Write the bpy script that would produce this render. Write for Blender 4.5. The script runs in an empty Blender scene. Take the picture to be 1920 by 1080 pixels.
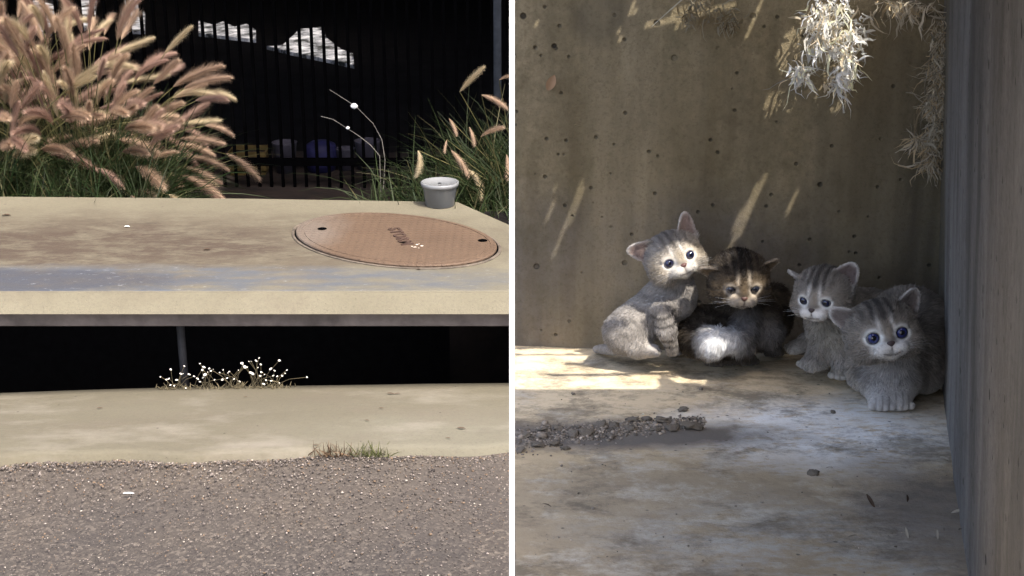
import bpy, bmesh, math, random
import numpy as np
from mathutils import Vector, Matrix, noise as mnoise

random.seed(7); rng = np.random.default_rng(7)
sc = bpy.context.scene
COL = sc.collection

# ------------------------------------------------------------------ camera, sky, sun, exposure
PITCH = math.radians(18.7); F = 2600.0; CAMZ = 1.45
cd = bpy.data.cameras.new('camera'); cam = bpy.data.objects.new('camera', cd); COL.objects.link(cam)
cam.location = (0, 0, CAMZ); cam.rotation_euler = (math.pi/2 - PITCH, 0, 0)
cd.sensor_width = 36; cd.lens = F/1920*36; cd.clip_start = 0.02; cd.clip_end = 500
sc.camera = cam
SUN = Vector((0.29, -0.42, 0.82)).normalized()
w = bpy.data.worlds.new('World'); sc.world = w; w.use_nodes = True
wn = w.node_tree; bg = wn.nodes['Background']
sky = wn.nodes.new('ShaderNodeTexSky'); sky.sky_type = 'NISHITA'; sky.sun_disc = False
sky.dust_density = 5.0; sky.ozone_density = .4; sky.air_density = .8; sky.sun_elevation = math.asin(SUN.z); sky.sun_rotation = math.atan2(SUN.x, SUN.y)
wn.links.new(sky.outputs[0], bg.inputs[0]); bg.inputs[1].default_value = 0.15
sl = bpy.data.lights.new('sun', 'SUN'); sl.energy = 2.0; sl.angle = math.radians(0.5); sl.color = (1, .94, .85)
so = bpy.data.objects.new('sun', sl); COL.objects.link(so); so.rotation_euler = SUN.to_track_quat('Z', 'Y').to_euler()
sc.view_settings.view_transform = 'Standard'; sc.view_settings.look = 'None'
sc.view_settings.gamma = 1; sc.view_settings.use_curve_mapping = False
sc.view_settings.exposure = 1.95

CP, SP = math.cos(PITCH), math.sin(PITCH)
def ray(px, py):
    u = (px-960)/F; v = (540-py)/F
    return Vector((u, CP + v*SP, -SP + v*CP))
def at(px, py, Y):                  # world point at depth Y seen towards a place of the photograph
    d = ray(px, py); return Vector((0, 0, CAMZ)) + d*(Y/d.y)
def atz(px, py, z):
    d = ray(px, py); return Vector((0, 0, CAMZ)) + d*((z-CAMZ)/d.z)
def topix(p):
    x, y, z = p[0], p[1], p[2]-CAMZ
    dep = y*CP - z*SP; up = y*SP + z*CP
    return 960 + F*x/dep, 540 - F*up/dep

# ------------------------------------------------------------------ object helpers
def tag(o, label=None, cat=None, group=None, kind=None):
    if label: o['label'] = label
    if cat: o['category'] = cat
    if group: o['group'] = group
    if kind: o['kind'] = kind
    return o
def thing(name, loc, label, cat, group=None):
    o = bpy.data.objects.new(name, None); COL.objects.link(o); o.location = loc; o.empty_display_size = .05
    return tag(o, label, cat, group)
def link(name, me, mat=None, parent=None, keep=True):
    o = bpy.data.objects.new(name, me); COL.objects.link(o)
    if mat and not me.materials: me.materials.append(mat)
    if parent:
        o.parent = parent
        if keep: o.location = -parent_loc(parent)
    return o
def parent_loc(p):
    l = p.location.copy(); q = p.parent
    while q: l += q.location; q = q.parent
    return l
def pydata(name, v, f, smooth=False):
    me = bpy.data.meshes.new(name); me.from_pydata([tuple(a) for a in v], [], [tuple(a) for a in f]); me.update()
    if smooth: me.shade_smooth()
    return me
def npmesh(name, V, Fa, col=None, smooth=False):
    """V (n,3), Fa (m,k) uniform polygons; col (n,3)"""
    me = bpy.data.meshes.new(name); V = np.asarray(V, np.float32); Fa = np.asarray(Fa, np.int32)
    k = Fa.shape[1]; me.vertices.add(len(V)); me.vertices.foreach_set('co', V.ravel())
    me.loops.add(Fa.size); me.loops.foreach_set('vertex_index', Fa.ravel())
    me.polygons.add(len(Fa)); me.polygons.foreach_set('loop_start', np.arange(0, Fa.size, k, dtype=np.int32))
    me.update(calc_edges=True); me.validate()
    if col is not None:
        a = me.color_attributes.new('tint', 'FLOAT_COLOR', 'POINT')
        c = np.ones((len(V), 4), np.float32); c[:, :3] = col; a.data.foreach_set('color', c.ravel())
    if smooth: me.shade_smooth()
    return me
def box_vf(x0, x1, y0, y1, z0, z1):
    v = [(x0,y0,z0),(x1,y0,z0),(x1,y1,z0),(x0,y1,z0),(x0,y0,z1),(x1,y0,z1),(x1,y1,z1),(x0,y1,z1)]
    f = [(0,3,2,1),(4,5,6,7),(0,1,5,4),(1,2,6,5),(2,3,7,6),(3,0,4,7)]
    return v, f
def box(name, b, mat, parent=None, bevel=0, seg=2):
    v, f = box_vf(*b); me = pydata(name, v, f)
    if bevel:
        bm = bmesh.new(); bm.from_mesh(me)
        bmesh.ops.bevel(bm, geom=bm.edges[:], offset=bevel, segments=seg, affect='EDGES', profile=.5)
        bm.to_mesh(me); bm.free(); me.shade_smooth() if seg > 3 else None
    return link(name, me, mat, parent)
def tube_vf(pts, rad, n=8, cap=True):
    pts = [Vector(p) for p in pts]; v = []; f = []
    for i, p in enumerate(pts):
        d = (pts[min(i+1, len(pts)-1)] - pts[max(i-1, 0)]).normalized()
        a = d.orthogonal().normalized() if i == 0 else (a - d*a.dot(d)).normalized()
        b = d.cross(a); r = rad[i] if hasattr(rad, '__len__') else rad
        for k in range(n):
            t = 2*math.pi*k/n; v.append(p + (a*math.cos(t) + b*math.sin(t))*r)
    for i in range(len(pts)-1):
        for k in range(n):
            k2 = (k+1) % n; f.append((i*n+k, i*n+k2, (i+1)*n+k2, (i+1)*n+k))
    if cap:
        f.append(tuple(range(n))[::-1]); f.append(tuple(range((len(pts)-1)*n, len(pts)*n)))
    return v, f
class Bag:
    def __init__(s): s.v = []; s.f = []
    def add(s, vf):
        o = len(s.v); s.v += list(vf[0]); s.f += [tuple(i+o for i in q) for q in vf[1]]; return s
    def obj(s, name, mat, parent=None, smooth=False): return link(name, pydata(name, s.v, s.f, smooth), mat, parent)
def lathe(prof, n=48, c=(0,0,0)):
    v = []; f = []
    for r, z in prof:
        for k in range(n):
            t = 2*math.pi*k/n; v.append((c[0]+r*math.cos(t), c[1]+r*math.sin(t), c[2]+z))
    for i in range(len(prof)-1):
        for k in range(n):
            k2 = (k+1) % n; f.append((i*n+k, i*n+k2, (i+1)*n+k2, (i+1)*n+k))
    return v, f

# ------------------------------------------------------------------ material helpers
class Mat:
    def __init__(s, name, rough=.85, spec=.25):
        s.m = bpy.data.materials.new(name); s.m.use_nodes = True; s.nt = s.m.node_tree
        s.b = s.nt.nodes['Principled BSDF']; s.b.inputs['Roughness'].default_value = rough
        s.b.inputs['Specular IOR Level'].default_value = spec
        s.tc = s.nt.nodes.new('ShaderNodeTexCoord'); s.pos = s.tc.outputs['Object']
    def n(s, t): return s.nt.nodes.new(t)
    def l(s, a, b): s.nt.links.new(a, b)
    def sc(s, x, y, z, off=(0,0,0), src=None):
        m = s.n('ShaderNodeMapping'); m.inputs['Scale'].default_value = (x, y, z); m.inputs['Location'].default_value = off
        s.l(src or s.pos, m.inputs[0]); return m.outputs[0]
    def noise(s, scale, detail=5, rough=.6, vec=None, dist=0):
        q = s.n('ShaderNodeTexNoise'); q.inputs['Scale'].default_value = scale; q.inputs['Detail'].default_value = detail
        q.inputs['Roughness'].default_value = rough; q.inputs['Distortion'].default_value = dist
        s.l(vec or s.pos, q.inputs['Vector']); return q.outputs[0]
    def voro(s, scale, vec=None, feat='F1', out='Distance', rand=1):
        q = s.n('ShaderNodeTexVoronoi'); q.feature = feat; q.inputs['Scale'].default_value = scale
        q.inputs['Randomness'].default_value = rand
        s.l(vec or s.pos, q.inputs['Vector']); return q.outputs[out]
    def ramp(s, fac, *stops, interp='LINEAR'):
        r = s.n('ShaderNodeValToRGB'); e = r.color_ramp.elements; r.color_ramp.interpolation = interp
        while len(e) < len(stops): e.new(.5)
        for i, (p, c) in enumerate(stops):
            e[i].position = p; e[i].color = (c, c, c, 1) if not hasattr(c, '__len__') else (*c, 1)
        s.l(fac, r.inputs[0]); return r.outputs[0]
    def val(s, x, sock):
        if hasattr(x, 'is_linked') or hasattr(x, 'links'): s.l(x, sock)
        elif hasattr(x, '__len__'): sock.default_value = (*x, 1)
        else: sock.default_value = x
    def mix(s, fac, a, b, mode='MIX'):
        q = s.n('ShaderNodeMix'); q.data_type = 'RGBA'; q.blend_type = mode
        s.val(fac, q.inputs[0]); s.val(a, q.inputs[6]); s.val(b, q.inputs[7]); return q.outputs[2]
    def math(s, op, a, b=0.0, clamp=False):
        q = s.n('ShaderNodeMath'); q.operation = op; q.use_clamp = clamp
        s.val(a, q.inputs[0]); s.val(b, q.inputs[1]); return q.outputs[0]
    def blob(s, c, r, soft=.5, wob=.6, wscale=8):
        """noisy elliptical stain mask; axes with radius None are ignored"""
        sx = [0 if q is None else 1/q for q in r]
        d = s.sc(*sx, off=[-a*b for a, b in zip(c, sx)])
        q = s.n('ShaderNodeVectorMath'); q.operation = 'LENGTH'; s.l(d, q.inputs[0])
        nn = s.math('MULTIPLY', s.math('SUBTRACT', s.noise(wscale, 6, .65), .5), wob*2)
        t = s.math('ADD', q.outputs['Value'], nn)
        return s.ramp(s.math('MULTIPLY', t, .5), (max(.02, .5-soft*.25), 1.0), (min(.98, .5+soft*.25), 0.0))
    def color(s, c): s.val(c, s.b.inputs['Base Color']); return s
    def bump(s, h, strength=.4, dist=.005):
        q = s.n('ShaderNodeBump'); q.inputs['Strength'].default_value = strength; q.inputs['Distance'].default_value = dist
        s.l(h, q.inputs['Height']); s.l(q.outputs[0], s.b.inputs['Normal']); return s
def plain(name, c, rough=.8, spec=.25, var=.25, scale=30, metal=0):
    m = Mat(name, rough, spec); a = tuple(x*(1-var) for x in c); b = tuple(min(1, x*(1+var)) for x in c)
    m.color(m.ramp(m.noise(scale, 4), (.3, a), (.7, b))); m.b.inputs['Metallic'].default_value = metal
    m.bump(m.noise(scale*3, 4), .2, .002)
    return m.m
def tintmat(name, rough=.8, sheen=0, trans=0, spec=.2, gain=1):
    m = Mat(name, rough, spec); a = m.n('ShaderNodeVertexColor'); a.layer_name = 'tint'
    m.l(a.outputs[0], m.b.inputs['Base Color'])
    if sheen: m.b.inputs['Sheen Weight'].default_value = sheen; m.b.inputs['Sheen Roughness'].default_value = .5
    if trans:
        t = m.n('ShaderNodeBsdfTranslucent'); m.l(a.outputs[0], t.inputs[0]); x = m.n('ShaderNodeMixShader')
        x.inputs[0].default_value = trans; m.l(m.b.outputs[0], x.inputs[1]); m.l(t.outputs[0], x.inputs[2])
        m.l(x.outputs[0], m.nt.nodes['Material Output'].inputs[0])
    return m.m

# --- slab concrete with its stains
m = Mat('slab_concrete', .9)
base = m.ramp(m.noise(2.2, 6, .65), (.3, (.1028,.0918,.0636)), (.7, (.1333,.1208,.0859)))
base = m.mix(m.ramp(m.noise(70, 5, .7), (.3, .22), (.7, 0.)), base, (.0847,.0767,.0589))
brown = m.blob((-1.25, 3.93, .25), (1.0, .30, None), 1.1, .6, 7)
brown2 = m.math('MULTIPLY', brown, m.ramp(m.noise(6, 7, .75, m.sc(1, 2.2, 1)), (.34, .22), (.54, 1.)))
base = m.mix(m.math('MULTIPLY', brown2, .95), base, (.0450,.0323,.0235) if True else (.0689,.0545,.0424))
base = m.mix(m.math('MULTIPLY', m.ramp(m.noise(20, 5, .7, m.sc(1, 2.5, 1)), (.6, 0.), (.68, 1.)), m.math('MULTIPLY', brown, .7)), base, (.0282,.0232,.0188))
grey = m.blob((-1.12, 3.60, .25), (1.25, .125, None), .5, .28, 6)
greyn = m.ramp(m.noise(7, 5, .6, m.sc(1, 3, 1)), (.34, .15), (.6, 1.))
frontlim = m.n('ShaderNodeSeparateXYZ'); m.l(m.pos, frontlim.inputs[0])
lim = m.math('MULTIPLY', m.math('GREATER_THAN', frontlim.outputs[2], .2455), m.math('GREATER_THAN', frontlim.outputs[1], 3.518))
base = m.mix(m.math('MULTIPLY', m.math('MULTIPLY', m.math('MULTIPLY', grey, greyn), lim), .95), base, (.0610,.0674,.0777))
dk = m.blob((-1.45, 3.60, .25), (.55, .1, None), .4, .35, 8)
base = m.mix(m.math('MULTIPLY', m.math('MULTIPLY', dk, lim), .75), base, (.0328,.0360,.0471))
wh = m.math('MULTIPLY', m.ramp(m.noise(24, 6, .75, m.sc(1, 2, 1)), (.6, 0.), (.7, 1.)), m.math('MULTIPLY', m.math('MULTIPLY', grey, .6), lim))
base = m.mix(wh, base, (.2441,.2555,.2601))
base = m.mix(m.ramp(m.voro(9, m.sc(1, 1.3, 1)), (.035, .75), (.06, 0.)), base, (.0655,.0534,.0471))
base = m.mix(m.ramp(m.noise(160, 4, .8), (.3, .4), (.5, 0.)), base, (.0600,.0505,.0428)); base = m.mix(m.ramp(m.noise(4, 8, .8), (.55, 0.), (.75, .55)), base, (.0850,.0707,.0535))
m.color(base).bump(m.math('SUBTRACT', m.noise(90, 6, .7), m.math('MULTIPLY', m.ramp(m.voro(55), (.05, 1.), (.12, 0.)), .8)), .5, .004); SLAB = m.m
# --- gutter concrete
m = Mat('gutter_concrete', .9)
base = m.ramp(m.noise(1.6, 6, .6, m.sc(.6, 2, 1)), (.3, (.0834,.0737,.0518)), (.7, (.1057,.0960,.0681)))
base = m.mix(m.ramp(m.noise(60, 5, .7, m.sc(.5, 1, 1)), (.35, .25), (.7, 0.)), base, (.0727,.0657,.0499))
sw = m.blob((-.15, 3.1, 0), (.35, .18, None), .9, .8, 4)
base = m.mix(m.math('MULTIPLY', sw, .5), base, (.1310,.1242,.0956))
base = m.mix(m.ramp(m.noise(5, 6, .7), (.6, 0.), (.8, .5)), base, (.0698,.0606,.0468))
base = m.mix(m.ramp(m.noise(140, 4, .8), (.3, .4), (.5, 0.)), base, (.0600,.0505,.0428)); base = m.mix(m.ramp(m.noise(3, 8, .8, m.sc(.6, 1.6, 1)), (.5, 0.), (.7, .45)), base, (.0950,.0788,.0621)); base = m.mix(m.ramp(m.noise(2.2, 6, .7, m.sc(.8, 1.8, 1, off=(3, 1, 0))), (.52, 0.), (.7, .5)), base, (.1900,.1717,.1445)); base = m.mix(m.ramp(m.voro(14), (.03, .8), (.05, 0.)), base, (.0300,.0253,.0214))
m.color(base).bump(m.math('SUBTRACT', m.noise(60, 6, .7), m.math('MULTIPLY', m.ramp(m.voro(45), (.05, 1.), (.12, 0.)), .8)), .5, .004); GUT = m.m
# --- asphalt
m = Mat('asphalt', .92)
v1 = m.voro(150, out='Color'); v1 = m.n('ShaderNodeSeparateColor') if False else v1
sepc = m.n('ShaderNodeSeparateColor'); m.l(v1, sepc.inputs[0])
grain = m.ramp(sepc.outputs[0], (0., (.0228,.0186,.0174)), (.45, (.0401,.0351,.0294)), (.8, (.0651,.0548,.0457)), (1., (.1431,.1216,.0990)))
fine = m.ramp(m.noise(240, 4, .8), (.3, (.0293,.0252,.0229)), (.7, (.0781,.0658,.0576)))
base = m.mix(.45, grain, fine)
sepp = m.n('ShaderNodeSeparateXYZ'); m.l(m.pos, sepp.inputs[0])
near = m.math('MULTIPLY_ADD', sepp.outputs[1], -2.0)   # placeholder linear, remapped below
edge = m.ramp(m.math('ADD', m.math('MULTIPLY', m.math('SUBTRACT', sepp.outputs[1], 2.45), 1.6), m.math('MULTIPLY', m.math('SUBTRACT', m.noise(5, 4), .5), .8)), (.2, 0.), (.85, 1.))
base = m.mix(m.math('MULTIPLY', edge, .5), base, (.0845,.0691,.0543))
base = m.mix(m.ramp(m.noise(3, 5, .6), (.35, .3), (.65, 0.)), base, (.0239,.0230,.0261))
m.color(base).bump(m.math('ADD', m.voro(150), m.noise(90, 4)), .3, .004); ASPH = m.m
# --- chamber wall (olive brown, mossy, bug holes, vertical runs)
def wallmat(name, c0, c1, run, runc, olive=None, vs=22):
    m = Mat(name, .9)
    b = m.ramp(m.noise(6, 6, .6), (.3, c0), (.7, c1))
    streak = m.noise(1, 5, .55, m.sc(vs, vs, vs*.12))
    b = m.mix(m.ramp(streak, (.42, 0.), (.68, run)), b, runc)
    st2 = m.noise(1, 5, .6, m.sc(vs*1.6, vs*1.6, vs*.2, off=(4, 1, 2)))
    b = m.mix(m.ramp(st2, (.5, 0.), (.66, run*.8)), b, tuple(x*.55 for x in c0))
    b = m.mix(m.ramp(m.noise(28, 6, .7), (.55, 0.), (.72, .5)), b, tuple(x*.5 for x in c0))
    if olive:
        b = olive(m, b)
    b = m.mix(m.ramp(m.noise(95, 6, .75), (.35, .4), (.62, 0.)), b, tuple(x*.5 for x in c0))
    b = m.mix(m.ramp(m.noise(1, 4, .5, m.sc(15, 15, .8, off=(2, 7, 3))), (.5, 0.), (.62, .45)), b, runc)
    b = m.mix(m.ramp(m.noise(11, 7, .75, m.sc(1, 1, .5)), (.5, 0.), (.7, .6)), b, tuple(x*q for x, q in zip(c0, (.5, .56, .5))))
    b = m.mix(m.ramp(m.noise(14, 6, .7, m.sc(1, 1, .6, off=(3, 3, 3))), (.55, 0.), (.75, .4)), b, tuple(x*1.35 for x in c1))
    b = m.mix(m.ramp(m.noise(1, 5, .6, m.sc(9, 9, 1.6, off=(1, 9, 4))), (.48, 0.), (.66, .6)), b, tuple(x*.42 for x in c0))
    hole = m.math('MAXIMUM', m.ramp(m.voro(26), (.06, 1.), (.09, 0.)), m.math('MULTIPLY', m.ramp(m.voro(60), (.07, 1.), (.13, 0.)), .7))
    hole = m.math('MULTIPLY', hole, m.ramp(m.noise(7, 2), (.36, 0.), (.42, 1.)))
    b = m.mix(m.ramp(m.noise(260, 4, .85), (.32, .45), (.5, 0.)), b, tuple(x*.4 for x in c0))
    b = m.mix(m.math('MULTIPLY', hole, .9), b, (.018,.016,.012))
    h = m.math('SUBTRACT', m.noise(170, 6, .85), m.math('MULTIPLY', hole, 3.0))
    m.color(b).bump(h, .8, .003); return m
def bw(m, b):
    s = m.n('ShaderNodeSeparateXYZ'); m.l(m.pos, s.inputs[0])
    low = m.ramp(m.math('ADD', m.math('MULTIPLY', m.math('SUBTRACT', s.outputs[2], .93), 3.2), m.math('MULTIPLY', m.math('SUBTRACT', m.noise(9, 4), .5), .45)), (.42, 1.), (.62, 0.))
    b = m.mix(m.math('MULTIPLY', low, .65), b, (.1200,.1101,.1104))       # greyer towards the bottom
    b = m.mix(m.math('MULTIPLY', m.blob((.085, 1.33, 1.275), (.028, None, .03), .6, .2, 20), .55), b, (.0344,.0337,.0318))
    b = m.mix(m.math('MULTIPLY', m.blob((.355, 1.29, 1.278), (.036, None, .0045), .5, .25, 30), .95), b, (.0084,.0081,.0088))
    b = m.mix(m.math('MULTIPLY', m.blob((.38, 1.29, 1.15), (.045, None, .2), .9, .5, 12), .6), b, (.0380,.0365,.0274))
    return b
BACKW = wallmat('mossy_wall_concrete', (.2314,.1833,.1032), (.3216,.2596,.1563), .5, (.4030,.3324,.2174), bw).m
def rw(m, b):
    s = m.n('ShaderNodeSeparateXYZ'); m.l(m.pos, s.inputs[0])
    t = m.math('ADD', m.math('MULTIPLY', m.math('SUBTRACT', s.outputs[1], 1.12), 7), m.math('MULTIPLY', m.math('SUBTRACT', m.noise(9, 4), .5), .5))
    return m.mix(m.ramp(t, (.25, 0.), (.6, .85)), b, (.140,.118,.072))
SIDEW = wallmat('grey_wall_concrete', (.1480,.1366,.1254), (.2148,.2024,.1892), .5, (.3150,.3036,.2869), rw, 11).m
# --- chamber floor
m = Mat('chamber_floor_concrete', .9, .15)
b = m.ramp(m.noise(9, 8, .72, m.sc(1, 1.3, 1)), (.3, (.4342,.3315,.1955)), (.7, (.7387,.5824,.3578)))
tan = m.blob((.12, 1.21, .95), (.4, .14, None), .9, .5, 7)
b = m.mix(m.math('MULTIPLY', tan, .75), b, (.7080,.5992,.4160))
b = m.mix(m.ramp(m.noise(20, 8, .78, m.sc(1, 1.4, 1)), (.5, 0.), (.66, .7)), b, (.3044,.2251,.1362))
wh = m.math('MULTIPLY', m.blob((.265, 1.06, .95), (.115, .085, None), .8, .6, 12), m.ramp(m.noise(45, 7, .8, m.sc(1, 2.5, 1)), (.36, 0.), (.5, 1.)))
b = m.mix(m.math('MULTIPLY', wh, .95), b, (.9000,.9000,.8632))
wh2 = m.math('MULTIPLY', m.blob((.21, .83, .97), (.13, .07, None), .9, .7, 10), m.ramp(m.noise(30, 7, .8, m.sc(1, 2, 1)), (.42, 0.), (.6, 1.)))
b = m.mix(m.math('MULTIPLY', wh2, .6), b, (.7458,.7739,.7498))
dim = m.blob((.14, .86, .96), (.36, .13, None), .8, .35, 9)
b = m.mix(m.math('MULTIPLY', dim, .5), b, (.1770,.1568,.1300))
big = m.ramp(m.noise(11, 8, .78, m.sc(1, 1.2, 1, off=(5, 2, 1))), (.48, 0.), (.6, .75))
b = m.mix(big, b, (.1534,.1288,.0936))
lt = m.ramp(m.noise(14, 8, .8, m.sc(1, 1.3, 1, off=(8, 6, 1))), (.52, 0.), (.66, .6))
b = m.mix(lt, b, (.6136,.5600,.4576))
mud = m.blob((.07, 1.055, .96), (.16, .034, None), .7, .45, 25)
b = m.mix(m.math('MULTIPLY', mud, 1.0), b, (.1628,.1434,.1206))
mud2 = m.blob((.30, .88, .97), (.05, .11, None), .9, .6, 15)
b = m.mix(m.math('MULTIPLY', mud2, .6), b, (.1628,.1434,.1269))
b = m.mix(m.ramp(m.voro(48), (.04, .8), (.09, 0.)), b, (.0956,.0862,.0707))
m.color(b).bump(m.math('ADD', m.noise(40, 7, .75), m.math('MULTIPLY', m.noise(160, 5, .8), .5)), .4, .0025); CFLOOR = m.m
# --- rust for cover
m = Mat('rusty_iron', .75, .4)
b = m.ramp(m.noise(6, 6, .6), (.3, (.063,.038,.022)), (.7, (.088,.056,.034)))
b = m.mix(m.ramp(m.noise(60, 5, .7), (.4, .35), (.7, 0.)), b, (.054,.035,.024))
b = m.mix(m.math('MULTIPLY', m.blob((-.64, 4.05, .25), (.11, .2, None), .9, .5, 10), .6), b, (.109,.092,.078))
m.color(b).bump(m.math('ADD', m.ramp(m.voro(42, rand=0), (.25, 1.), (.38, 0.)), m.noise(120, 5)), .55, .003); RUST = m.m
DARKMETAL = plain('black_painted_iron', (.0012,.0012,.0014), .9, .0)
SOIL = plain('dark_mulch', (.010,.006,.0045), .95, var=.5, scale=14)
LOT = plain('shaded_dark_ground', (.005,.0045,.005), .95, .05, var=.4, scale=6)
m = Mat('painted_sun_patch', .9); m.color(m.ramp(m.noise(6, 6, .75), (.42, (.015,.016,.015)), (.52, (.22,.22,.24)), (.66, (.55,.54,.56)))); PALE = m.m  # mottled pale tone: sun patches on the ground put into colour
BEAM = plain('weathered_steel_beam', (.16,.135,.125), .7, var=.4, scale=12)
BASIN = plain('shade_dark_basin_concrete', (.008,.007,.007), .95, .05)  # near black: the shade inside the basin is put into its colour
WHITEP = plain('white_painted_board', (.8,.8,.79), .6, var=.02, scale=4)
CLAY = plain('dry_dirt', (.15,.128,.10), .95, var=.6, scale=120)
DARKBIT = plain('dead_leaf', (.055,.035,.022), .8, var=.4, scale=40)
ROOFM = plain('weathered_cover_sheet', (.12,.11,.10), .8)

# ================================================================== LEFT: street, gutter, inlet
# ground sheet to the horizon (road side and beyond)
def grid_obj(name, xs, ys, zf, mat, kind='structure', warp=None):
    X, Y = np.meshgrid(xs, ys); V = np.stack([X, Y, zf(X, Y)], -1).reshape(-1, 3)
    if warp is not None: V = warp(V)
    nx, ny = len(xs), len(ys); i = np.arange(ny-1)[:, None]*nx + np.arange(nx-1)[None, :]
    Fq = np.stack([i, i+1, i+nx+1, i+nx], -1).reshape(-1, 4)
    o = link(name, npmesh(name, V, Fq, smooth=True), mat); o['kind'] = kind; return o
def gfront(x): return 3.043 + .062*np.clip(x/1.25, -3, .5) + .010*np.sin(x*11) + .006*np.sin(x*27+1)
xs = np.linspace(-4, 1.6, 150)
grid_obj('road', np.array([-60, -20, -8, *np.linspace(-4, 1.6, 60), 8, 20, 60]), np.array([-60, -15, -3, 0, 1.5, 2, 2.4, 2.7, 2.9, 3.12]),
         lambda X, Y: 0*X + .012*np.sin(X*1.3)*np.exp(-abs(Y-2.5)), ASPH)
def gz(X, Y):
    t = np.clip((Y - gfront(X))/(3.52-gfront(X)), 0, 1)
    back = -.018 - .028*np.clip((-X-.2)/1.2, 0, 1)**1.3
    return .016*(1-t) + back*t**1.4 + .002*np.sin(X*5+Y*9)
ts = np.linspace(0, 1, 14)
X, T = np.meshgrid(xs, ts); Y = gfront(X)*(1-T) + 3.522*T; V = np.stack([X, Y, gz(X, Y)], -1).reshape(-1, 3)
nx = len(xs); i = np.arange(len(ts)-1)[:, None]*nx + np.arange(nx-1)[None, :]
Fq = np.stack([i, i+1, i+nx+1, i+nx], -1).reshape(-1, 4)
Vd = V[:nx].copy(); Vd[:, 2] -= .08; Vb = V[-nx:].copy(); Vb[:, 2] -= .4
n0 = len(V); V = np.vstack([V, Vd, Vb]); j = np.arange(nx-1)
Fq = np.vstack([Fq, np.stack([n0+j, n0+j+1, j+1, j], -1), np.stack([n0-nx+j, n0-nx+j+1, n0+nx+j+1, n0+nx+j], -1)])
tag(link('gutter', npmesh('gutter', V, Fq, smooth=False), GUT), kind='structure')

inlet = thing('storm_drain_inlet', (-1.5, 3.9, 0), 'long pale stained concrete kerb inlet with a dark open throat below its top slab', 'storm drain')
# top slab outline (plan) with cut corner
SZ = .253
out = [(-3.6, 3.515), (.46, 3.515), (-.008, 4.158), (-.176, 4.425), (-.9, 4.47), (-1.9, 4.50), (-3.6, 4.55)]
# keep the far edge slightly out of true, like the photograph
bm = bmesh.new(); vs = [bm.verts.new((x, y, SZ)) for x, y in out]; fc = bm.faces.new(vs)
r = bmesh.ops.extrude_face_region(bm, geom=[fc]); bmesh.ops.translate(bm, verts=[g for g in r['geom'] if isinstance(g, bmesh.types.BMVert)], vec=(0, 0, -.067))
for v in bm.verts:
    if v.co.z < SZ-.05 and v.co.y < 3.52: v.co.y = 3.462; v.co.z = .205
bmesh.ops.recalc_face_normals(bm, faces=bm.faces)
bmesh.ops.bevel(bm, geom=[e for e in bm.edges if abs(e.verts[0].co.z-e.verts[1].co.z) < .01 and e.verts[0].co.z > SZ-.01], offset=.006, segments=3, affect='EDGES')
me = bpy.data.meshes.new('top_slab'); bm.to_mesh(me); bm.free(); link('top_slab', me, SLAB, inlet)
box('edge_beam', (-3.6, .40, 3.540, 3.60, SZ-.112, .2028), BEAM, inlet, .004)
box('end_wall', (-3.9, -3.601, 3.45, 4.6, -.9, SZ), SLAB, inlet); box('end_wall', (.601, .8, 3.5, 4.3, -.9, SZ), SLAB, inlet)
b = Bag(); b.add(box_vf(-3.6, .5, 4.40, 4.55, -1.3, SZ-.068)); b.add(box_vf(-3.6, .5, 3.2, 4.40, -1.35, -1.3)); b.add(box_vf(-3.6, .5, 3.528, 3.56, -1.3, -.14))
b.obj('basin_wall', BASIN, inlet)
b = Bag(); b.add(box_vf(-.2, .6, 4.16, 4.62, -.9, .02)); b.add(box_vf(.004, .6, 3.49, 4.16, -.9, .018)); tag(b.obj('bed_edge', SOIL), kind='structure')
# support post with flared head
p0 = at(347, 720, 3.74)
b = Bag(); b.add(tube_vf([(p0.x, 3.74, -.16), (p0.x, 3.74, SZ-.16)], .0115, 12)); b.add(tube_vf([(p0.x, 3.74, SZ-.165), (p0.x, 3.74, SZ-.135), (p0.x, 3.74, SZ-.113)], [.013, .024, .026], 12))
b.obj('support_post', plain('galvanised_post', (.05,.048,.05), .6), inlet, True)

# manhole cover (slightly oval iron lid)
CC = Vector((-.352, 3.985, SZ+.004))
def oval(s, n=72, dz=0): return [(CC.x + s*.312*math.cos(t), CC.y + s*(-.098*math.cos(t) + .262*math.sin(t)), CC.z+dz) for t in [2*math.pi*k/n for k in range(n)]]
cov = thing('manhole_cover', CC, 'oval rust-brown iron manhole cover set in the pale slab', 'manhole cover')
def ringstack(name, rings, mat, parent, cap=True, smooth=False):
    v = []; f = []; n = 72
    for s, dz in rings: v += oval(s, n, dz)
    for i in range(len(rings)-1):
        for k in range(n): f.append((i*n+k, i*n+(k+1) % n, (i+1)*n+(k+1) % n, (i+1)*n+k))
    if cap: f.append(tuple(range((len(rings)-1)*n, len(rings)*n)))
    return link(name, pydata(name, v, f, smooth), mat, parent)
ringstack('lid', [(.985, -.003), (.987, .0025), (.978, .0058), (.93, .0062), (.928, .0045), (.90, .0045), (.898, .0062), (.3, .0062)], RUST, cov)
ringstack('frame_ring', [(1.03, -.0035), (1.03, -.001), (1.02, .0), (1.005, .0), (1.0, -.003)], plain('grimy_iron_ring', (.085,.07,.055), .8, var=.5), cov, cap=False)
ringstack('gap_shadow_groove', [(1.002, -.0025), (.980, -.0022)], DARKMETAL, cov, cap=False)
for px, py in ((604, 429), (905, 451)):
    c = atz(px, py, CC.z+.0068); v, f = lathe([(.0145, .0003), (.0135, .0012), (.001, .0008)], 14, (c.x, c.y, c.z)); link('pick_hole', pydata('pick_hole', v, f), DARKMETAL, cov)
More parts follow.
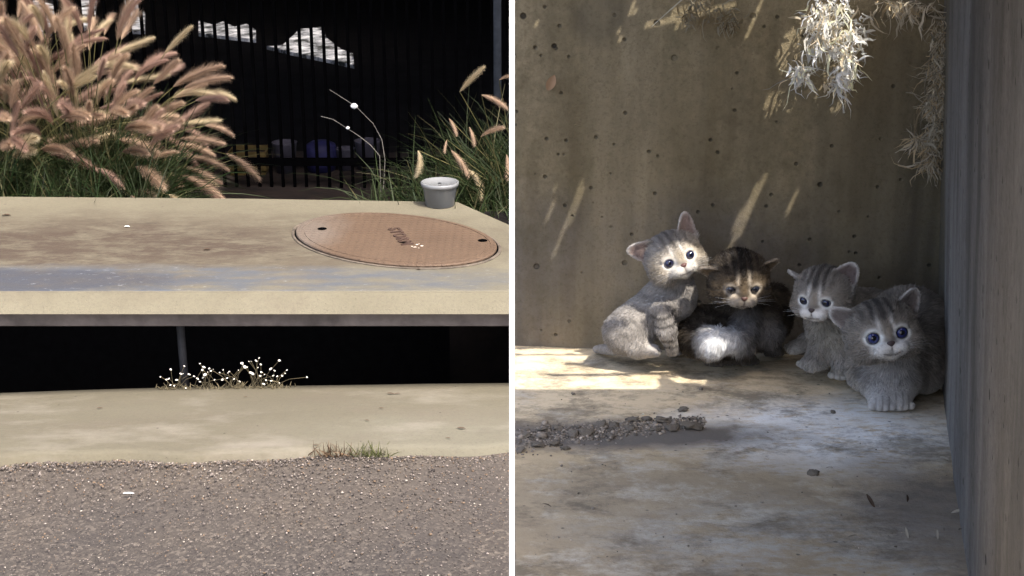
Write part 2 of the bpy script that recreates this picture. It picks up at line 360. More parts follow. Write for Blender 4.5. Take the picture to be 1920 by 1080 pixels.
# raised lettering
tc = bpy.data.curves.new('lettering', 'FONT'); tc.body = 'STORM'; tc.size = .052; tc.extrude = .002; tc.offset = .0012; tc.space_character = 1.15; tc.align_x = 'CENTER'
to = bpy.data.objects.new('tmp', tc); COL.objects.link(to); bpy.context.view_layer.update()
tm = bpy.data.meshes.new_from_object(to.evaluated_get(bpy.context.evaluated_depsgraph_get())); bpy.data.objects.remove(to)
tc0 = atz(740, 444, CC.z+.0075); A = Matrix.Translation(tc0 - CC) @ Matrix.Rotation(math.radians(-72), 4, 'Z'); tm.transform(A)
tm.name = 'lettering'; link('lettering', tm, plain('dark_rust_letters', (.045,.027,.02), .8), cov, keep=False)
# bright scuffs (chipped patch)
bm = bmesh.new()
for k in range(7):
    c = atz(788+random.uniform(-18, 18), 461+random.uniform(-4, 6), CC.z+.0068); v, f = lathe([(.0012+.0028*random.random(), 0), (.0015, .0012), (.0002, .0012)], 7)
    vv = [bm.verts.new((a[0]*1.5+c.x, a[1]+c.y, a[2]+c.z)) for a in v]
    for q in f:
        try: bm.faces.new([vv[i] for i in q])
        except ValueError: pass
me = bpy.data.meshes.new('paint_chip'); bm.to_mesh(me); bm.free(); link('paint_chip', me, plain('pale_chip', (.4,.35,.29), .7), cov)

# plastic tub
ctop = atz(824, 392, SZ); cc = Vector((ctop.x, ctop.y+.045, SZ+.0005))
cup = thing('plastic_tub', cc, 'frosted round plastic tub with a lid standing on the back corner of the slab', 'tub')
m = Mat('frosted_plastic', .28, .5); m.color(m.ramp(m.noise(10, 3), (.3, (.30,.32,.34)), (.7, (.38,.40,.43)))); m.b.inputs['Transmission Weight'].default_value = .8
m.b.inputs['Subsurface Weight'].default_value = .0
v, f = lathe([(.001, .0), (.044, .0), (.047, .003), (.057, .070), (.058, .072), (.001, .072)], 48, cc); link('container', pydata('container', v, f, True), m.m, cup)
v, f = lathe([(.0585, .066), (.062, .067), (.0625, .078), (.060, .080), (.056, .079), (.052, .074), (.001, .0735)], 48, cc); link('lid', pydata('lid', v, f, True), plain('clear_lid_plastic', (.15,.155,.16), .2, .6, var=.05), cup)
v, f = lathe([(.006, .0745), (.004, .0755), (.0005, .0755)], 12, cc); link('straw_hole', pydata('straw_hole', v, f), DARKMETAL, cup)

# gravel along the gutter edge + stones of the chip-seal
def stones(name, n, fn, mat_c, zoff=.0, seedv=1):
    r = np.random.default_rng(seedv)
    bm = bmesh.new(); bmesh.ops.create_icosphere(bm, subdivisions=1, radius=1); bv = np.array([x.co[:] for x in bm.verts]); bf = np.array([[q.index for q in t.verts] for t in bm.faces]); bm.free()
    P, S, Cc = fn(r, n); n = len(P); a = r.uniform(0, 6.28, n)
    jit = 1 + r.uniform(-.3, .3, (n, len(bv), 1)); V = bv[None]*jit*S[:, None, :]
    c, s = np.cos(a)[:, None], np.sin(a)[:, None]
    V = np.stack([V[..., 0]*c - V[..., 1]*s, V[..., 0]*s + V[..., 1]*c, V[..., 2]], -1) + P[:, None, :]
    Fq = bf[None] + (np.arange(n)*len(bv))[:, None, None]
    return link(name, npmesh(name, V.reshape(-1, 3), Fq.reshape(-1, 3), np.repeat(Cc, len(bv), 0)), tintmat(name+'_mat', .9))
def gravfn(r, n):
    y = 2.38 + (3.05-2.38)*r.beta(1.2, .8, n); x = r.uniform(-1.5, .55, n)
    yl = gfront(x) - .004; y = np.minimum(y, yl - np.abs(r.normal(0, .015, n))); s = r.lognormal(-6.5, .32, n)
    close = np.clip((y-2.6)/.45, 0, 1); s *= (.8+.35*close)
    S = np.stack([s*1.2, s, s*.7], 1); z = s*.15
    col = np.array([[.095,.081,.072]])*r.lognormal(0, .38, (n, 1)); t = r.random(n)
    col[t > .985] = [.32,.285,.24]; col[t < .12] = np.array([.12,.085,.058])*r.uniform(.7, 1.3, ((t < .12).sum(), 1)); col[(t > .2) & (t < .35)] *= .5
    return np.stack([x, y, z], 1), S, np.clip(col, .02, .75)
tag(stones('road_gravel', 16000, gravfn, None, seedv=3), 'loose pale and brown gravel spread over the asphalt beside the gutter', 'gravel', kind='stuff')
# white chip on the road, tuft, leaves on gutter
def leafmesh(l, wd, curl=.3):
    n = 7; v = []; f = []
    for i in range(n):
        t = i/(n-1); ww = wd*math.sin(math.pi*min(.98, t*.92+.05))**.8; z = curl*.35*l*math.sin(t*math.pi)*.5
        v += [(l*(t-.5), -ww, z+ww*.5), (l*(t-.5), 0, z), (l*(t-.5), ww, z+ww*.4)]
    for i in range(n-1):
        a = i*3; f += [(a, a+3, a+4, a+1), (a+1, a+4, a+5, a+2)]
    return pydata('leaf_blade', v, f, True)
litter = [(1465/2, 700+76/2.0, .028, 'first of the back pair'), (745, 738, .022, 'second of the back pair'), (715, 765, .018, 'mid gutter'), (688, 788, .018, 'over the grass tuft'),
          (865, 803, .030, 'longest one near the panel'), (840, 821, .016, 'below the long one'), (592, 834, .018, 'left of the grass tuft'), (460, 744, .016, 'in front of the flowering weeds'), (187, 765, .02, 'far left of the gutter')]
for px, py, l, wh in litter:
    Yg = 3.3
    for _ in range(6):
        pz = gz(np.array(at(px, py, Yg).x), np.array(Yg)); q = atz(px, py, float(pz)+.003); Yg = q.y
    o = link('dead_leaf', leafmesh(l*.8, l*.12, .12), DARKBIT); o.location = q; o.rotation_euler = (0, 0, random.uniform(-.4, .4))
    tag(o, 'small dark dead leaf lying on the pale gutter, '+wh, 'leaf', 'dead leaves on the gutter')
for px, py, l, cmat, lab in ((12, 404, .028, DARKBIT, 'dark twig scrap on the far left of the slab'), (388, 468, .02, DARKBIT, 'dark crumb on the slab left of the manhole cover'),
                        (785, 505, .014, DARKBIT, 'dark speck on the slab below the manhole cover'), (238, 425, .018, WHITEP, 'tiny white chip in the middle of the brown stain')):
    q = atz(px, py, SZ+.002); o = link('litter_scrap', leafmesh(l, l*.25, .25), cmat); o.location = q; tag(o, lab, 'litter')
q = atz(241, 925, .005); o = link('paper_scrap', leafmesh(.026, .003, .1), WHITEP); o.location = q; tag(o, 'thin white scrap lying on the asphalt at the left', 'litter')

# ---------- blades helper
def blades(n, rootf, lenf, width, colf, droop=1.0, seg=5, seed=1, wind=(0, 0), up=(.35, .95)):
    r = np.random.default_rng(seed); V = []; Fq = []; C = []
    root = rootf(r, n); az = r.uniform(0, 2*math.pi, n); L = lenf(r, n); tilt = r.uniform(*up, n)
    d0 = np.stack([np.cos(az)*(1-tilt), np.sin(az)*(1-tilt), tilt], 1); d0[:, 0] += wind[0]; d0[:, 1] += wind[1]
    d0 /= np.linalg.norm(d0, axis=1, keepdims=True)
    side = np.cross(d0, r.normal(size=(n, 3))); side /= np.linalg.norm(side, axis=1, keepdims=True)
    p = root.copy(); d = d0.copy(); rows = []
    for s in range(seg+1):
        wv = width*(1 - (s/seg)**1.5)*.5 + .0003
        rows.append((p - side*wv, p + side*wv)); step = (L/seg)[:, None]
        p = p + d*step; d = d + np.array([0, 0, -1])*droop*(.5+r.random((n, 1)))*.22; d /= np.linalg.norm(d, axis=1, keepdims=True)
    Vv = np.stack([np.stack(q, 1) for q in rows], 1).reshape(n, -1, 3)     # n, (seg+1)*2, 3
    k = (seg+1)*2; base = (np.arange(n)*k)[:, None]
    F1 = np.concatenate([np.stack([base[:, 0]+2*s, base[:, 0]+2*s+1, base[:, 0]+2*s+3, base[:, 0]+2*s+2], 1) for s in range(seg)])
    col = colf(r, n); Cc = np.repeat(col, k, 0)
    return Vv.reshape(-1, 3), F1, Cc
LEAF = tintmat('grass_blade', .6, trans=.3)
PLUME = tintmat('grass_plume', .9, trans=.45)
def green(r, n):
    c = np.array([[.018,.027,.009]])*r.lognormal(0, .35, (n, 1)); t = r.random(n); c[t > .88] = np.array([.075,.07,.032]); c[t < .1] = [.015,.03,.009]; return c
def plume_mesh(L, R, bend, seed, col):
    r = np.random.default_rng(seed); n = 1700
    t = r.beta(1.1, 1.1, n); ax = np.stack([L*t, 0*t, -bend*L*t*t], 1)
    tang = np.stack([np.ones(n), 0*t, -2*bend*t], 1); tang /= np.linalg.norm(tang, axis=1, keepdims=True)
    a = r.uniform(0, 2*math.pi, n); nr = np.stack([0*t, np.cos(a), np.sin(a)], 1)
    prof = np.sin(np.pi*np.clip(t*.9+.08, 0, 1))**.55; R_ = R*prof*r.beta(2, 1.6, n)*1.5
    tip = ax + nr*R_[:, None] + tang*(R_*1.4+.006)[:, None]
    sd = np.cross(nr, tang); wv = .00042
    V = np.stack([ax+nr*.002-sd*wv, ax+nr*.002+sd*wv, tip], 1).reshape(-1, 3); Fq = np.arange(3*n).reshape(-1, 3)
    c = np.array(col)[None]*r.lognormal(0, .18, (n, 1)); C = np.repeat(c, 3, 0); C[2::3] *= 1.35
    # dense core
    m_ = 9; k = 8; cv = []; cf = []
    for i in range(m_):
        tt = i/(m_-1); rr = R*.13*math.sin(math.pi*min(1, tt*.9+.08))**.6
        for j in range(k): cv.append((L*tt, rr*math.cos(j*6.283/k), -bend*L*tt*tt + rr*math.sin(j*6.283/k)))
    o = len(V)
    for i in range(m_-1):
        for j in range(k): 
            q = (o+i*k+j, o+i*k+(j+1) % k, o+(i+1)*k+(j+1) % k, o+(i+1)*k+j); cf += [(q[0], q[1], q[2]), (q[0], q[2], q[3])]
    V = np.vstack([V, cv]); Fq = np.vstack([Fq, cf]); C = np.vstack([C, np.repeat(np.array([col])*.8, len(cv), 0)])
    return npmesh('plume', V, Fq, np.clip(C, 0, .9))
TAN = [(.36,.26,.19), (.42,.31,.225), (.33,.22,.175), (.46,.385,.26), (.38,.265,.215)]
PL = []
for k in range(10):
    me = plume_mesh(.125+.025*(k % 3), .021+.004*(k % 2), [.05,.2,.35,.5][k % 4], 40+k, TAN[k % 5]); me.materials.append(PLUME); PL.append(me)
def place_plume(par, base, direction, scale=1, k=None, roll=0):
    me = PL[k if k is not None else random.randrange(len(PL))]
    o = bpy.data.objects.new('plume', me); COL.objects.link(o); o.parent = par
    x = Vector(direction).normalized(); z = Vector((0, 0, 1)); y = z.cross(x)
    y = y.normalized() if y.length > 1e-3 else Vector((0, 1, 0)); z = x.cross(y)
    R = Matrix((x, y, z)).transposed().to_4x4()
    o.matrix_local = Matrix.Translation(Vector(base) - par.location) @ R @ Matrix.Rotation(roll, 4, 'X') @ Matrix.Scale(scale, 4)
    return o
def fountain(c, n_pl, n_bl, label, seed, Lr=(.6, .95), wind=(.12, -.05), azr=(0, 6.28), cat='ornamental grass'):
    r = random.Random(seed); t = thing('fountain_grass', c, label, cat)
    V, Fq, C = blades(n_bl, lambda q, n: np.array(c)[None] + np.stack([q.normal(0, .10, n), q.normal(0, .08, n), 0*q.random(n)], 1),
                      lambda q, n: q.uniform(.22, .55, n), .006, green, droop=1.0, seg=6, seed=seed, wind=(.05, -.05), up=(.3, .85))
    o = link('foliage', npmesh('foliage', V, Fq, C), LEAF, t); o['kind'] = 'stuff'
    st = Bag()
    for _ in range(n_pl):
        az = r.uniform(*azr); tl = r.betavariate(1.1, 1.1)*1.3; L = r.uniform(*Lr)*(1-.15*tl)
        p = Vector(c) + Vector((math.cos(az)*.06, math.sin(az)*.06, 0)); d = Vector((math.cos(az)*math.sin(tl)+wind[0], math.sin(az)*math.sin(tl)*.8+wind[1], math.cos(tl))).normalized()
        pts = [p.copy()]; seg = 7
        for s in range(seg):
            p = p + d*L/seg; d = (d + Vector((wind[0]*.2, 0, -.10-.17*tl))).normalized(); pts.append(p.copy())
        if (p.z < .42 and p.y < 4.75) or p.x > -1.14 + .02*math.sin(p.z*40): continue
        st.add(tube_vf(pts, [.0018]*len(pts), 3, False)); place_plume(t, p - d*.01, d, r.uniform(.8, 1.15), roll=r.uniform(-.6, .6))
    me = pydata('stem', st.v, st.f); o = link('stem', me, STEM, t); o['kind'] = 'stuff'
    return t
STEM = plain('grass_stem', (.07,.065,.025), .7)
fountain((-1.62, 5.08, .02), 290, 1200, 'right half of the big pinkish tan plumed fountain grass behind the slab', 9, (.42, .74), wind=(.0, -.04))
fountain((-1.96, 5.04, .02), 290, 1300, 'big clump of fountain grass thick with pinkish tan plumes behind the slab at the left', 5, (.42, .80), wind=(.03, -.04))
fountain((-1.9, 4.84, .02), 90, 1400, 'smaller clump of fountain grass with drooping plumes at the far left edge', 6, (.3, .6), wind=(.05, -.05))
fountain((-1.5, 5.02, .02), 16, 2000, 'low green fountain grass clump with a few outward leaning plumes beside the dark gap', 8, (.25, .42), wind=(.12, -.03), azr=(-1.5, 1.2))
# right clump: leaves plus individually placed plumes
c = (.06, 4.86, .02)
tR = thing('fountain_grass', c, 'green clump of fountain grass with few pale plumes behind the plastic tub', 'ornamental grass')
V, Fq, C = blades(3800, lambda q, n: np.array(c)[None] + np.stack([q.normal(-.02, .16, n), q.normal(.03, .12, n), 0*q.random(n)], 1), lambda q, n: q.uniform(.2, .56, n), .006, green, droop=1.1, seg=6, seed=31, up=(.25, .85))
o = link('foliage', npmesh('foliage', V, Fq, C), LEAF, tR); o['kind'] = 'stuff'
st = Bag()
for x0, y0, x1, y1, s in ((862,172,893,136,.55), (903,178,945,190,.6), (842,222,858,246,.5), (880,238,892,266,.6), (902,256,932,234,.6), (784,282,798,328,.75),
                          (846,282,880,318,.7), (878,318,922,356,.75), (838,262,832,282,.5), (936,150,955,138,.5), (950,290,955,330,.5)):
    a = at(x0, y0, 4.72); b_ = at(x1, y1, 4.70); place_plume(tR, a, b_-a, (b_-a).length/.17*1.3, k=random.choice((3, 8, 1)))
    root = Vector((c[0]-.05+random.uniform(-.05, .05), 4.84, .03)); mid = (root+a)/2 + Vector((0, 0, .06))
    st.add(tube_vf([root, mid, a], [.002, .0018, .0015], 3, False))
o = link('stem', pydata('stem', st.v, st.f), STEM, tR); o['kind'] = 'stuff'
# two lone arching stems with a small white tuft each
for pts, dot, lab in (([(722,300),(716,262),(700,232),(668,200),(640,182),(618,168)], (664,199), 'upper lone arching grass stem with a bright white tuft'),
                 ([(712,292),(695,272),(672,254),(650,240),(625,224),(602,218)], (652,240), 'lower lone arching grass stem with a tiny white tuft')):
    P = [at(x, y, 5.0) for x, y in pts]; g = at(715, 395, 5.0); P = [Vector((g.x, 5.0, .02))]+P
    t = thing('seed_stalk', P[0], lab, 'stalk'); v, f = tube_vf(P, [.0012]*len(P), 4); link('stalk', pydata('stalk', v, f), plain('pale_straw', (.16,.15,.13), .7), t)
    dpt = at(*dot, 5.0); s = .011 if dot[1] < 220 else .006; v, f = lathe([(.001, -s), (s*1.1, -s*.4), (s*1.3, s*.2), (.6*s, s*.9), (.0005, s)], 8, dpt); link('seed_tuft', pydata('seed_tuft', v, f, True), WHITEP, t)
# low weeds/ivy right of the slab's cut corner
V, Fq, C = blades(2600, lambda q, n: np.stack([q.uniform(-.5, .6, n), 4.3+q.random(n)*.5+.12, 0*q.random(n)+.02], 1), lambda q, n: q.uniform(.12, .34, n), .009, green, droop=1.2, seg=4, seed=77, up=(.2, .9))
keep = None
o = link('ground_cover', npmesh('ground_cover', V, Fq, C), LEAF); tag(o, 'low dark green weeds growing behind the cut corner of the slab', 'weeds', kind='stuff')
V, Fq, C = blades(2200, lambda q, n: np.stack([q.uniform(-2.6, -1.25, n), 4.58+q.random(n)*.3, 0*q.random(n)+.02], 1), lambda q, n: q.uniform(.15, .4, n), .007, green, droop=1.2, seg=4, seed=78, up=(.3, .9))
o = link('ground_cover', npmesh('ground_cover', V, Fq, C), LEAF); tag(o, 'dark green leaves at the foot of the plumed grass on the left', 'weeds', kind='stuff')

# planting bed and lot behind
grid_obj('planting_bed', np.linspace(-8, 8, 60), np.linspace(4.44, 6.2, 24), lambda X, Y: .0 + .012*np.sin(X*7)*np.sin(Y*9) + .008, SOIL)
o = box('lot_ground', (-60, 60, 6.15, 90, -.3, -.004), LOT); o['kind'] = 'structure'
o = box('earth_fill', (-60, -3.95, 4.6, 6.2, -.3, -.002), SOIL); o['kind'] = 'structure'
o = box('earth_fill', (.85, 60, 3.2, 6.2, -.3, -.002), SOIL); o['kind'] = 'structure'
# added unseen roof: shades the lot, its gaps let sun onto the pale pieces
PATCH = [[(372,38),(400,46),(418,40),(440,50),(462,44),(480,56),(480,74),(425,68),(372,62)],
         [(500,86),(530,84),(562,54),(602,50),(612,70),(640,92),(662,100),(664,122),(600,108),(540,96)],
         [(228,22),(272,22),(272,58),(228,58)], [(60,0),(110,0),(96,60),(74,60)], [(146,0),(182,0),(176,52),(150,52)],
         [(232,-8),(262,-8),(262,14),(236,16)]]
def inpoly(x, y, P):
    c = False; j = len(P)-1
    for i in range(len(P)):
        if (P[i][1] > y) != (P[j][1] > y) and x < (P[j][0]-P[i][0])*(y-P[i][1])/(P[j][1]-P[i][1])+P[i][0]: c = not c
        j = i
    return c
RZ = 2.3
def sheet_with_holes(name, x0, x1, y0, y1, z, step, test, mat, parent, th):
    xs = np.arange(x0, x1+1e-6, step); ys = np.arange(y0, y1+1e-6, step); nx = len(xs)
    V = [(x, y, z) for y in ys for x in xs]; f = []
    for j in range(len(ys)-1):
        for i in range(nx-1):
            if not test(xs[i]+step/2, ys[j]+step/2): f.append((j*nx+i, j*nx+i+1, (j+1)*nx+i+1, (j+1)*nx+i))
    me = pydata(name, V, f); bm = bmesh.new(); bm.from_mesh(me)
    bmesh.ops.delete(bm, geom=[q for q in bm.verts if not q.link_faces], context='VERTS')
    r = bmesh.ops.extrude_face_region(bm, geom=bm.faces[:]); bmesh.ops.translate(bm, verts=[g for g in r['geom'] if isinstance(g, bmesh.types.BMVert)], vec=(0, 0, th))
    bmesh.ops.recalc_face_normals(bm, faces=bm.faces)
    bm.to_mesh(me); bm.free(); return link(name, me, mat, parent)
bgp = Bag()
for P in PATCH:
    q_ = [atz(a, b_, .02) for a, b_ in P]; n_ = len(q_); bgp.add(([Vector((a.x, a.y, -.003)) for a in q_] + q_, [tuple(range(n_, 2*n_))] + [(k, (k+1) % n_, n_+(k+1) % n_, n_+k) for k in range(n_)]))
tag(bgp.obj('painted_sun_patch', PALE), kind='structure')  # pale pieces in the outline of the sun patches
cp = thing('shade_roof', (-1, 8.5, 0), 'added flat dark roof on posts, out of view, that shades the lot', 'shade_roof')
def roof_open(x, y):
    t = RZ/SUN.z; gx, gy = x - SUN.x*t, y - SUN.y*t
    px, py = topix((gx, gy, .02))
    if not (-20 < px < 960 and -30 < py < 140): return False
    return any(inpoly(px, py, P) for P in PATCH)
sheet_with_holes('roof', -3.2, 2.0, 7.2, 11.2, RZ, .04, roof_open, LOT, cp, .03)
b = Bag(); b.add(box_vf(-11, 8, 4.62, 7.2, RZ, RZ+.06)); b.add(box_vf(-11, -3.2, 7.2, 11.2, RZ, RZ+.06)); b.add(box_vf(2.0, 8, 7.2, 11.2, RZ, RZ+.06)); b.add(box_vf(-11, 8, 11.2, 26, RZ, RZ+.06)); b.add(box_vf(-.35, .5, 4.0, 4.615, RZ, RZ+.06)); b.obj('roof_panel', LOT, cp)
for x, y in ((-9, 7.0), (-5, 14.2), (1.9, 12.5), (3.5, 7.0), (6, 7.0), (-3.6, 11.3), (6, 20), (-9, 20)):
    v, f = tube_vf([(x, y, 0), (x, y, RZ)], .05, 12); link('post', pydata('post', v, f, True), DARKMETAL, cp)
q = at(930, 130, 7.4); v, f = tube_vf([(q.x, 7.4, 0), (q.x, 7.4, RZ)], .03, 12); link('post', pydata('post', v, f, True), plain('grey_post', (.10,.11,.13), .6), cp)
b = Bag(); b.add(box_vf(-11, 8, 25.9, 26, 0, RZ)); b.add(box_vf(-11, -10.9, 6.9, 26, 0, RZ)); b.add(box_vf(7.9, 8, 6.9, 26, 0, RZ)); b.obj('wall', LOT, cp)
# iron fence
FY = 5.56
fen = thing('iron_fence', (-1.5, FY, 0), 'black iron picket fence standing behind the planting bed', 'fence')
for z in (.10, 1.15): box('rail', (-4, 1.5, FY-.012, FY+.012, z, z+.03), DARKMETAL, fen)
v, f = box_vf(-.006, .006, -.006, .006, 0, 1.25); pk = pydata('picket', v, f); pk.materials.append(DARKMETAL)
x = -3.2
while x < .9:
    o = bpy.data.objects.new('picket', pk); COL.objects.link(o); o.parent = fen; o.location = (x+1.5, -.001, 0); x += .048
# things dimly seen behind the fence
def lathe_thing(name, prof, c, mat, label, cat):
    v, f = lathe(prof, 28, c); o = link(name, pydata(name, v, f, True), mat); tag(o, label, cat); return o
q = atz(470, 322, 0.0)
yb = thing('yellow_crate', (q.x, 5.86, 0), 'faded yellow plastic crate on the ground behind the fence', 'crate')
YEL = plain('faded_yellow_plastic', (.06,.042,.012), .8)
b = Bag(); w2, d2, h2 = .075, .07, .10
b.add(box_vf(q.x-w2, q.x+w2, 5.86-d2, 5.86+d2, 0, .012)); b.obj('base', YEL, yb)
for k in range(3):
    zz = .02+k*.03
    for bb in ((q.x-w2, q.x+w2, 5.86-d2, 5.86-d2+.006, zz, zz+.022), (q.x-w2, q.x+w2, 5.86+d2-.006, 5.86+d2, zz, zz+.022), (q.x-w2-.006, q.x-w2, 5.86-d2, 5.86+d2, zz, zz+.022), (q.x+w2, q.x+w2+.006, 5.86-d2, 5.86+d2, zz, zz+.022)):
        box('slat', bb, YEL, yb)
q = at(602, 285, 5.84); lathe_thing('blue_bin', [(.001, 0), (.055, 0), (.068, .05), (.07, .10), (.062, .125), (.04, .138), (.001, .142)], (q.x, 5.84, 0), plain('dark_blue_plastic', (.006,.006,.035), .7), 'dark blue round bin behind the fence', 'bin')
for px, lab, s in ((535, 'left grey paint bucket behind the fence beside the yellow crate', 1.0), (648, 'grey paint bucket behind the fence just right of the blue bin', .8), (690, 'rightmost grey paint bucket behind the fence', 1.05)):
    q = at(px, 300, 5.84)
    lathe_thing('paint_bucket', [(.001, 0), (.04*s, 0), (.052*s, .13*s), (.055*s, .135*s), (.05*s, .137*s), (.038*s, .01)], (q.x, 5.84, 0), plain('pale_plastic%d' % px, (.035,.033,.045), .7), lab, 'bucket')

# flowering weeds growing from the gutter edge into the opening
bm = bmesh.new(); bmesh.ops.create_icosphere(bm, subdivisions=1, radius=.0029); FL = bpy.data.meshes.new('flower'); bm.to_mesh(FL); bm.free(); FL.materials.append(plain('white_petals', (.75,.72,.66), .8)); FL.shade_smooth()
WG = plain('weed_stem', (.09,.075,.045), .8)
wr = random.Random(12)
for wi, (px, hgt, nf, lab) in enumerate(((330, 42, 13, 'sparse white flowered weed at the left, beside the steel post'), (388, 46, 13, 'white flowered weed just right of the steel post'),
                              (438, 40, 14, 'low white flowered weed in the middle of the row at the throat'), (484, 56, 17, 'tallest white flowered weed in the row at the throat'), (522, 30, 10, 'small white flowered weed at the right end of the row'))):
    q = at(px, 722, 3.505); q.z = float(gz(np.array(q.x), np.array(3.5)))
    t = thing('flowering_weed', q, lab, 'weed', 'white flowered weeds at the drain opening'); st = Bag()
    for k in range(nf):
        hh = (hgt*wr.random()**1.1+3)/690; tip = q + Vector((wr.gauss(0, .028), wr.uniform(-.015, .03), hh))
        r0 = q + Vector((wr.gauss(0, .015), wr.uniform(-.008, .008), 0)); st.add(tube_vf([r0, (r0+tip)/2+Vector((0, 0, .008)), tip], .0006, 3, False))
        o = bpy.data.objects.new('flower', FL); COL.objects.link(o); o.parent = t; o.location = tip - q; s = min(1.7, wr.lognormvariate(-.1, .38)); o.scale = (s*1.2, s, s*.6); o.rotation_euler = (wr.uniform(-.8, .8), wr.uniform(-.8, .8), 0)
    for k in range(26):
        r0 = q + Vector((wr.gauss(0, .03), wr.uniform(-.012, .008), 0)); st.add(tube_vf([r0, r0+Vector((wr.gauss(0, .008), wr.gauss(0, .006), wr.uniform(.004, .016)))], [.0016, .0005], 4))
    st.obj('stem', WG, t)
# grass tuft at the gutter/road seam
q = atz(668, 852, .008)
for k, (dx, n, lab, cc_) in enumerate(((-.05, 60, 'brownish left half of the grass tuft at the road seam', (.10,.065,.04)), (.035, 80, 'greener right grass tuft at the road seam', (.07,.075,.03)))):
    V, Fq, C = blades(n, lambda r, m_: np.array([[q.x+dx, q.y, .004]]) + np.stack([r.normal(0, .026, m_), r.normal(0, .006, m_), 0*r.random(m_)], 1), lambda r, m_: r.uniform(.01, .045, m_), .0022,
                      lambda r, m_: np.array([cc_])*r.lognormal(0, .35, (m_, 1)), droop=.8, seg=3, seed=90+k, up=(.3, .95))
    o = link('grass_tuft', npmesh('grass_tuft', V, Fq, C), LEAF); tag(o, lab, 'grass tuft')

# ================================================================== RIGHT: concrete chamber with kittens
def fz(Y): return .957 - .1*(Y-1.12)
def wallY(x): return 1.335 - .12*x
def sideX(Y, z): return .424 + .254*(Y-1.285) - .082*(z-.94)
ZR = 1.475
ch = thing('concrete_chamber', (.2, 1.0, 0), 'weathered concrete chamber of mossy back wall and grey right wall round the kittens', 'chamber')
# floor grid with gentle relief
xs = np.linspace(.0022, .50, 90); ys = np.linspace(.44, 1.345, 150)
def ff(X, Y): 
    z = fz(Y); r = np.vectorize(lambda a, b: mnoise.fractal(Vector((a*14, b*14, 3)), 1, 2, 5))(X, Y); return z + .0012*r
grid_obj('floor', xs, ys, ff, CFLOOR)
# plinth below
v = [(.0022,.44,0),(.62,.44,0),(.62,1.50,0),(.0022,1.50,0),(.0022,.44,fz(.44)-.006),(.62,.44,fz(.44)-.006),(.62,1.50,fz(1.5)-.006),(.0022,1.50,fz(1.5)-.006)]
link('plinth', pydata('plinth', v, box_vf(0,1,0,1,0,1)[1]), SIDEW, ch)
# back wall: grid front face + thickness
def grid_face(fn, nu, nv, name, mat, par, thick):
    U, Vv = np.meshgrid(np.linspace(0, 1, nu), np.linspace(0, 1, nv)); P = np.array([fn(a, b) for a, b in zip(U.ravel(), Vv.ravel())]); Q = P + np.array(thick)
    i = np.arange(nv-1)[:, None]*nu + np.arange(nu-1)[None]; q = np.stack([i, i+1, i+nu+1, i+nu], -1).reshape(-1, 4); n = len(P)
    q2 = q[:, ::-1] + n; rim = [k for k in range(nu)] + [nu*k+nu-1 for k in range(1, nv)] + [nu*(nv-1)+k for k in range(nu-2, -1, -1)] + [nu*k for k in range(nv-2, 0, -1)]
    rf = np.array([(rim[k], n+rim[k], n+rim[(k+1) % len(rim)], rim[(k+1) % len(rim)]) for k in range(len(rim))])
    return link(name, npmesh(name, np.vstack([P, Q]), np.vstack([q, q2, rf])), mat, par)
def bwp(a, b):
    x = .0022 + a*.52; z = fz(1.335)-.02 + b*(ZR-fz(1.335)+.018); r = mnoise.fractal(Vector((x*9, z*6, 1)), 1, 2, 4)*.0014; return (x, wallY(x)+r, z)
grid_face(bwp, 50, 50, 'back_wall', BACKW, ch, (0, .10, 0))
def swp(a, b):
    Y = .44 + a*(1.31-.44); z = fz(Y)-.02 + b*(1.463-.1222*Y-fz(Y)+.02); r = mnoise.fractal(Vector((Y*9, z*5, 7)), 1, 2, 4)*.0014; return (sideX(Y, z)+r, Y, z)
grid_face(swp, 60, 40, 'side_wall', SIDEW, ch, (.10, 0, 0))
# added white panel drawing the border line (front edge cut back to lean away)
def panel():
    h = .00088; d = .46
    a = Vector((0, 0, CAMZ)) + d*Vector((0, CP, -SP)); up = Vector((0, SP, CP))
    lo = a - up*.10; hi = a + up*.096
    lo = lo + up*((.99 - lo.z)/up.z); hi = hi + up*((ZR+.01 - hi.z)/up.z); e = .30
    prof = [(lo.y, .0), (lo.y, lo.z), (hi.y, hi.z), (hi.y+e, hi.z), (lo.y+e+.0, lo.z), (lo.y+e, .0)]
    v = [(-h, y, z) for y, z in prof] + [(h, y, z) for y, z in prof]; f = [tuple(range(6))[::-1], tuple(range(6, 12))] + [(k, (k+1) % 6, 6+(k+1) % 6, 6+k) for k in range(6)]
    o = link('border_line_panel', pydata('border_line_panel', v, f), WHITEP); tag(o, 'thin added white panel seen edge on, drawing the border line between the street and the kittens', 'panel')
panel()

# --- pierced cover sheet: holes let the sun in where the photograph shows it
def ell(px, py, rx, ry, ang=0):
    ca, sa = math.cos(math.radians(ang)), math.sin(math.radians(ang))
    return lambda x, y: (((x-px)*ca+(y-py)*sa)/rx)**2 + ((-(x-px)*sa+(y-py)*ca)/ry)**2 < 1
def streak(x0, y0, x1, y1, wd):
    d = Vector((x1-x0, y1-y0)); L = d.length; d /= L
    def t(x, y):
        a = (x-x0)*d.x + (y-y0)*d.y; bb = abs(-(x-x0)*d.y + (y-y0)*d.x); return 0 < a < L and bb < wd*(.45+.55*math.sin(math.pi*a/L))
    return t
wall_s = [streak(1102,325,1038,480,6), streak(1432,332,1362,478,9), streak(1432,-10,1400,76,4.5), streak(1034,8,1010,66,3), streak(1016,35,992,70,3), streak(1190,-5,1184,34,6),
          streak(1166,55,1158,85,4), streak(1496,345,1470,410,3.5), streak(1046,340,1022,420,3)]
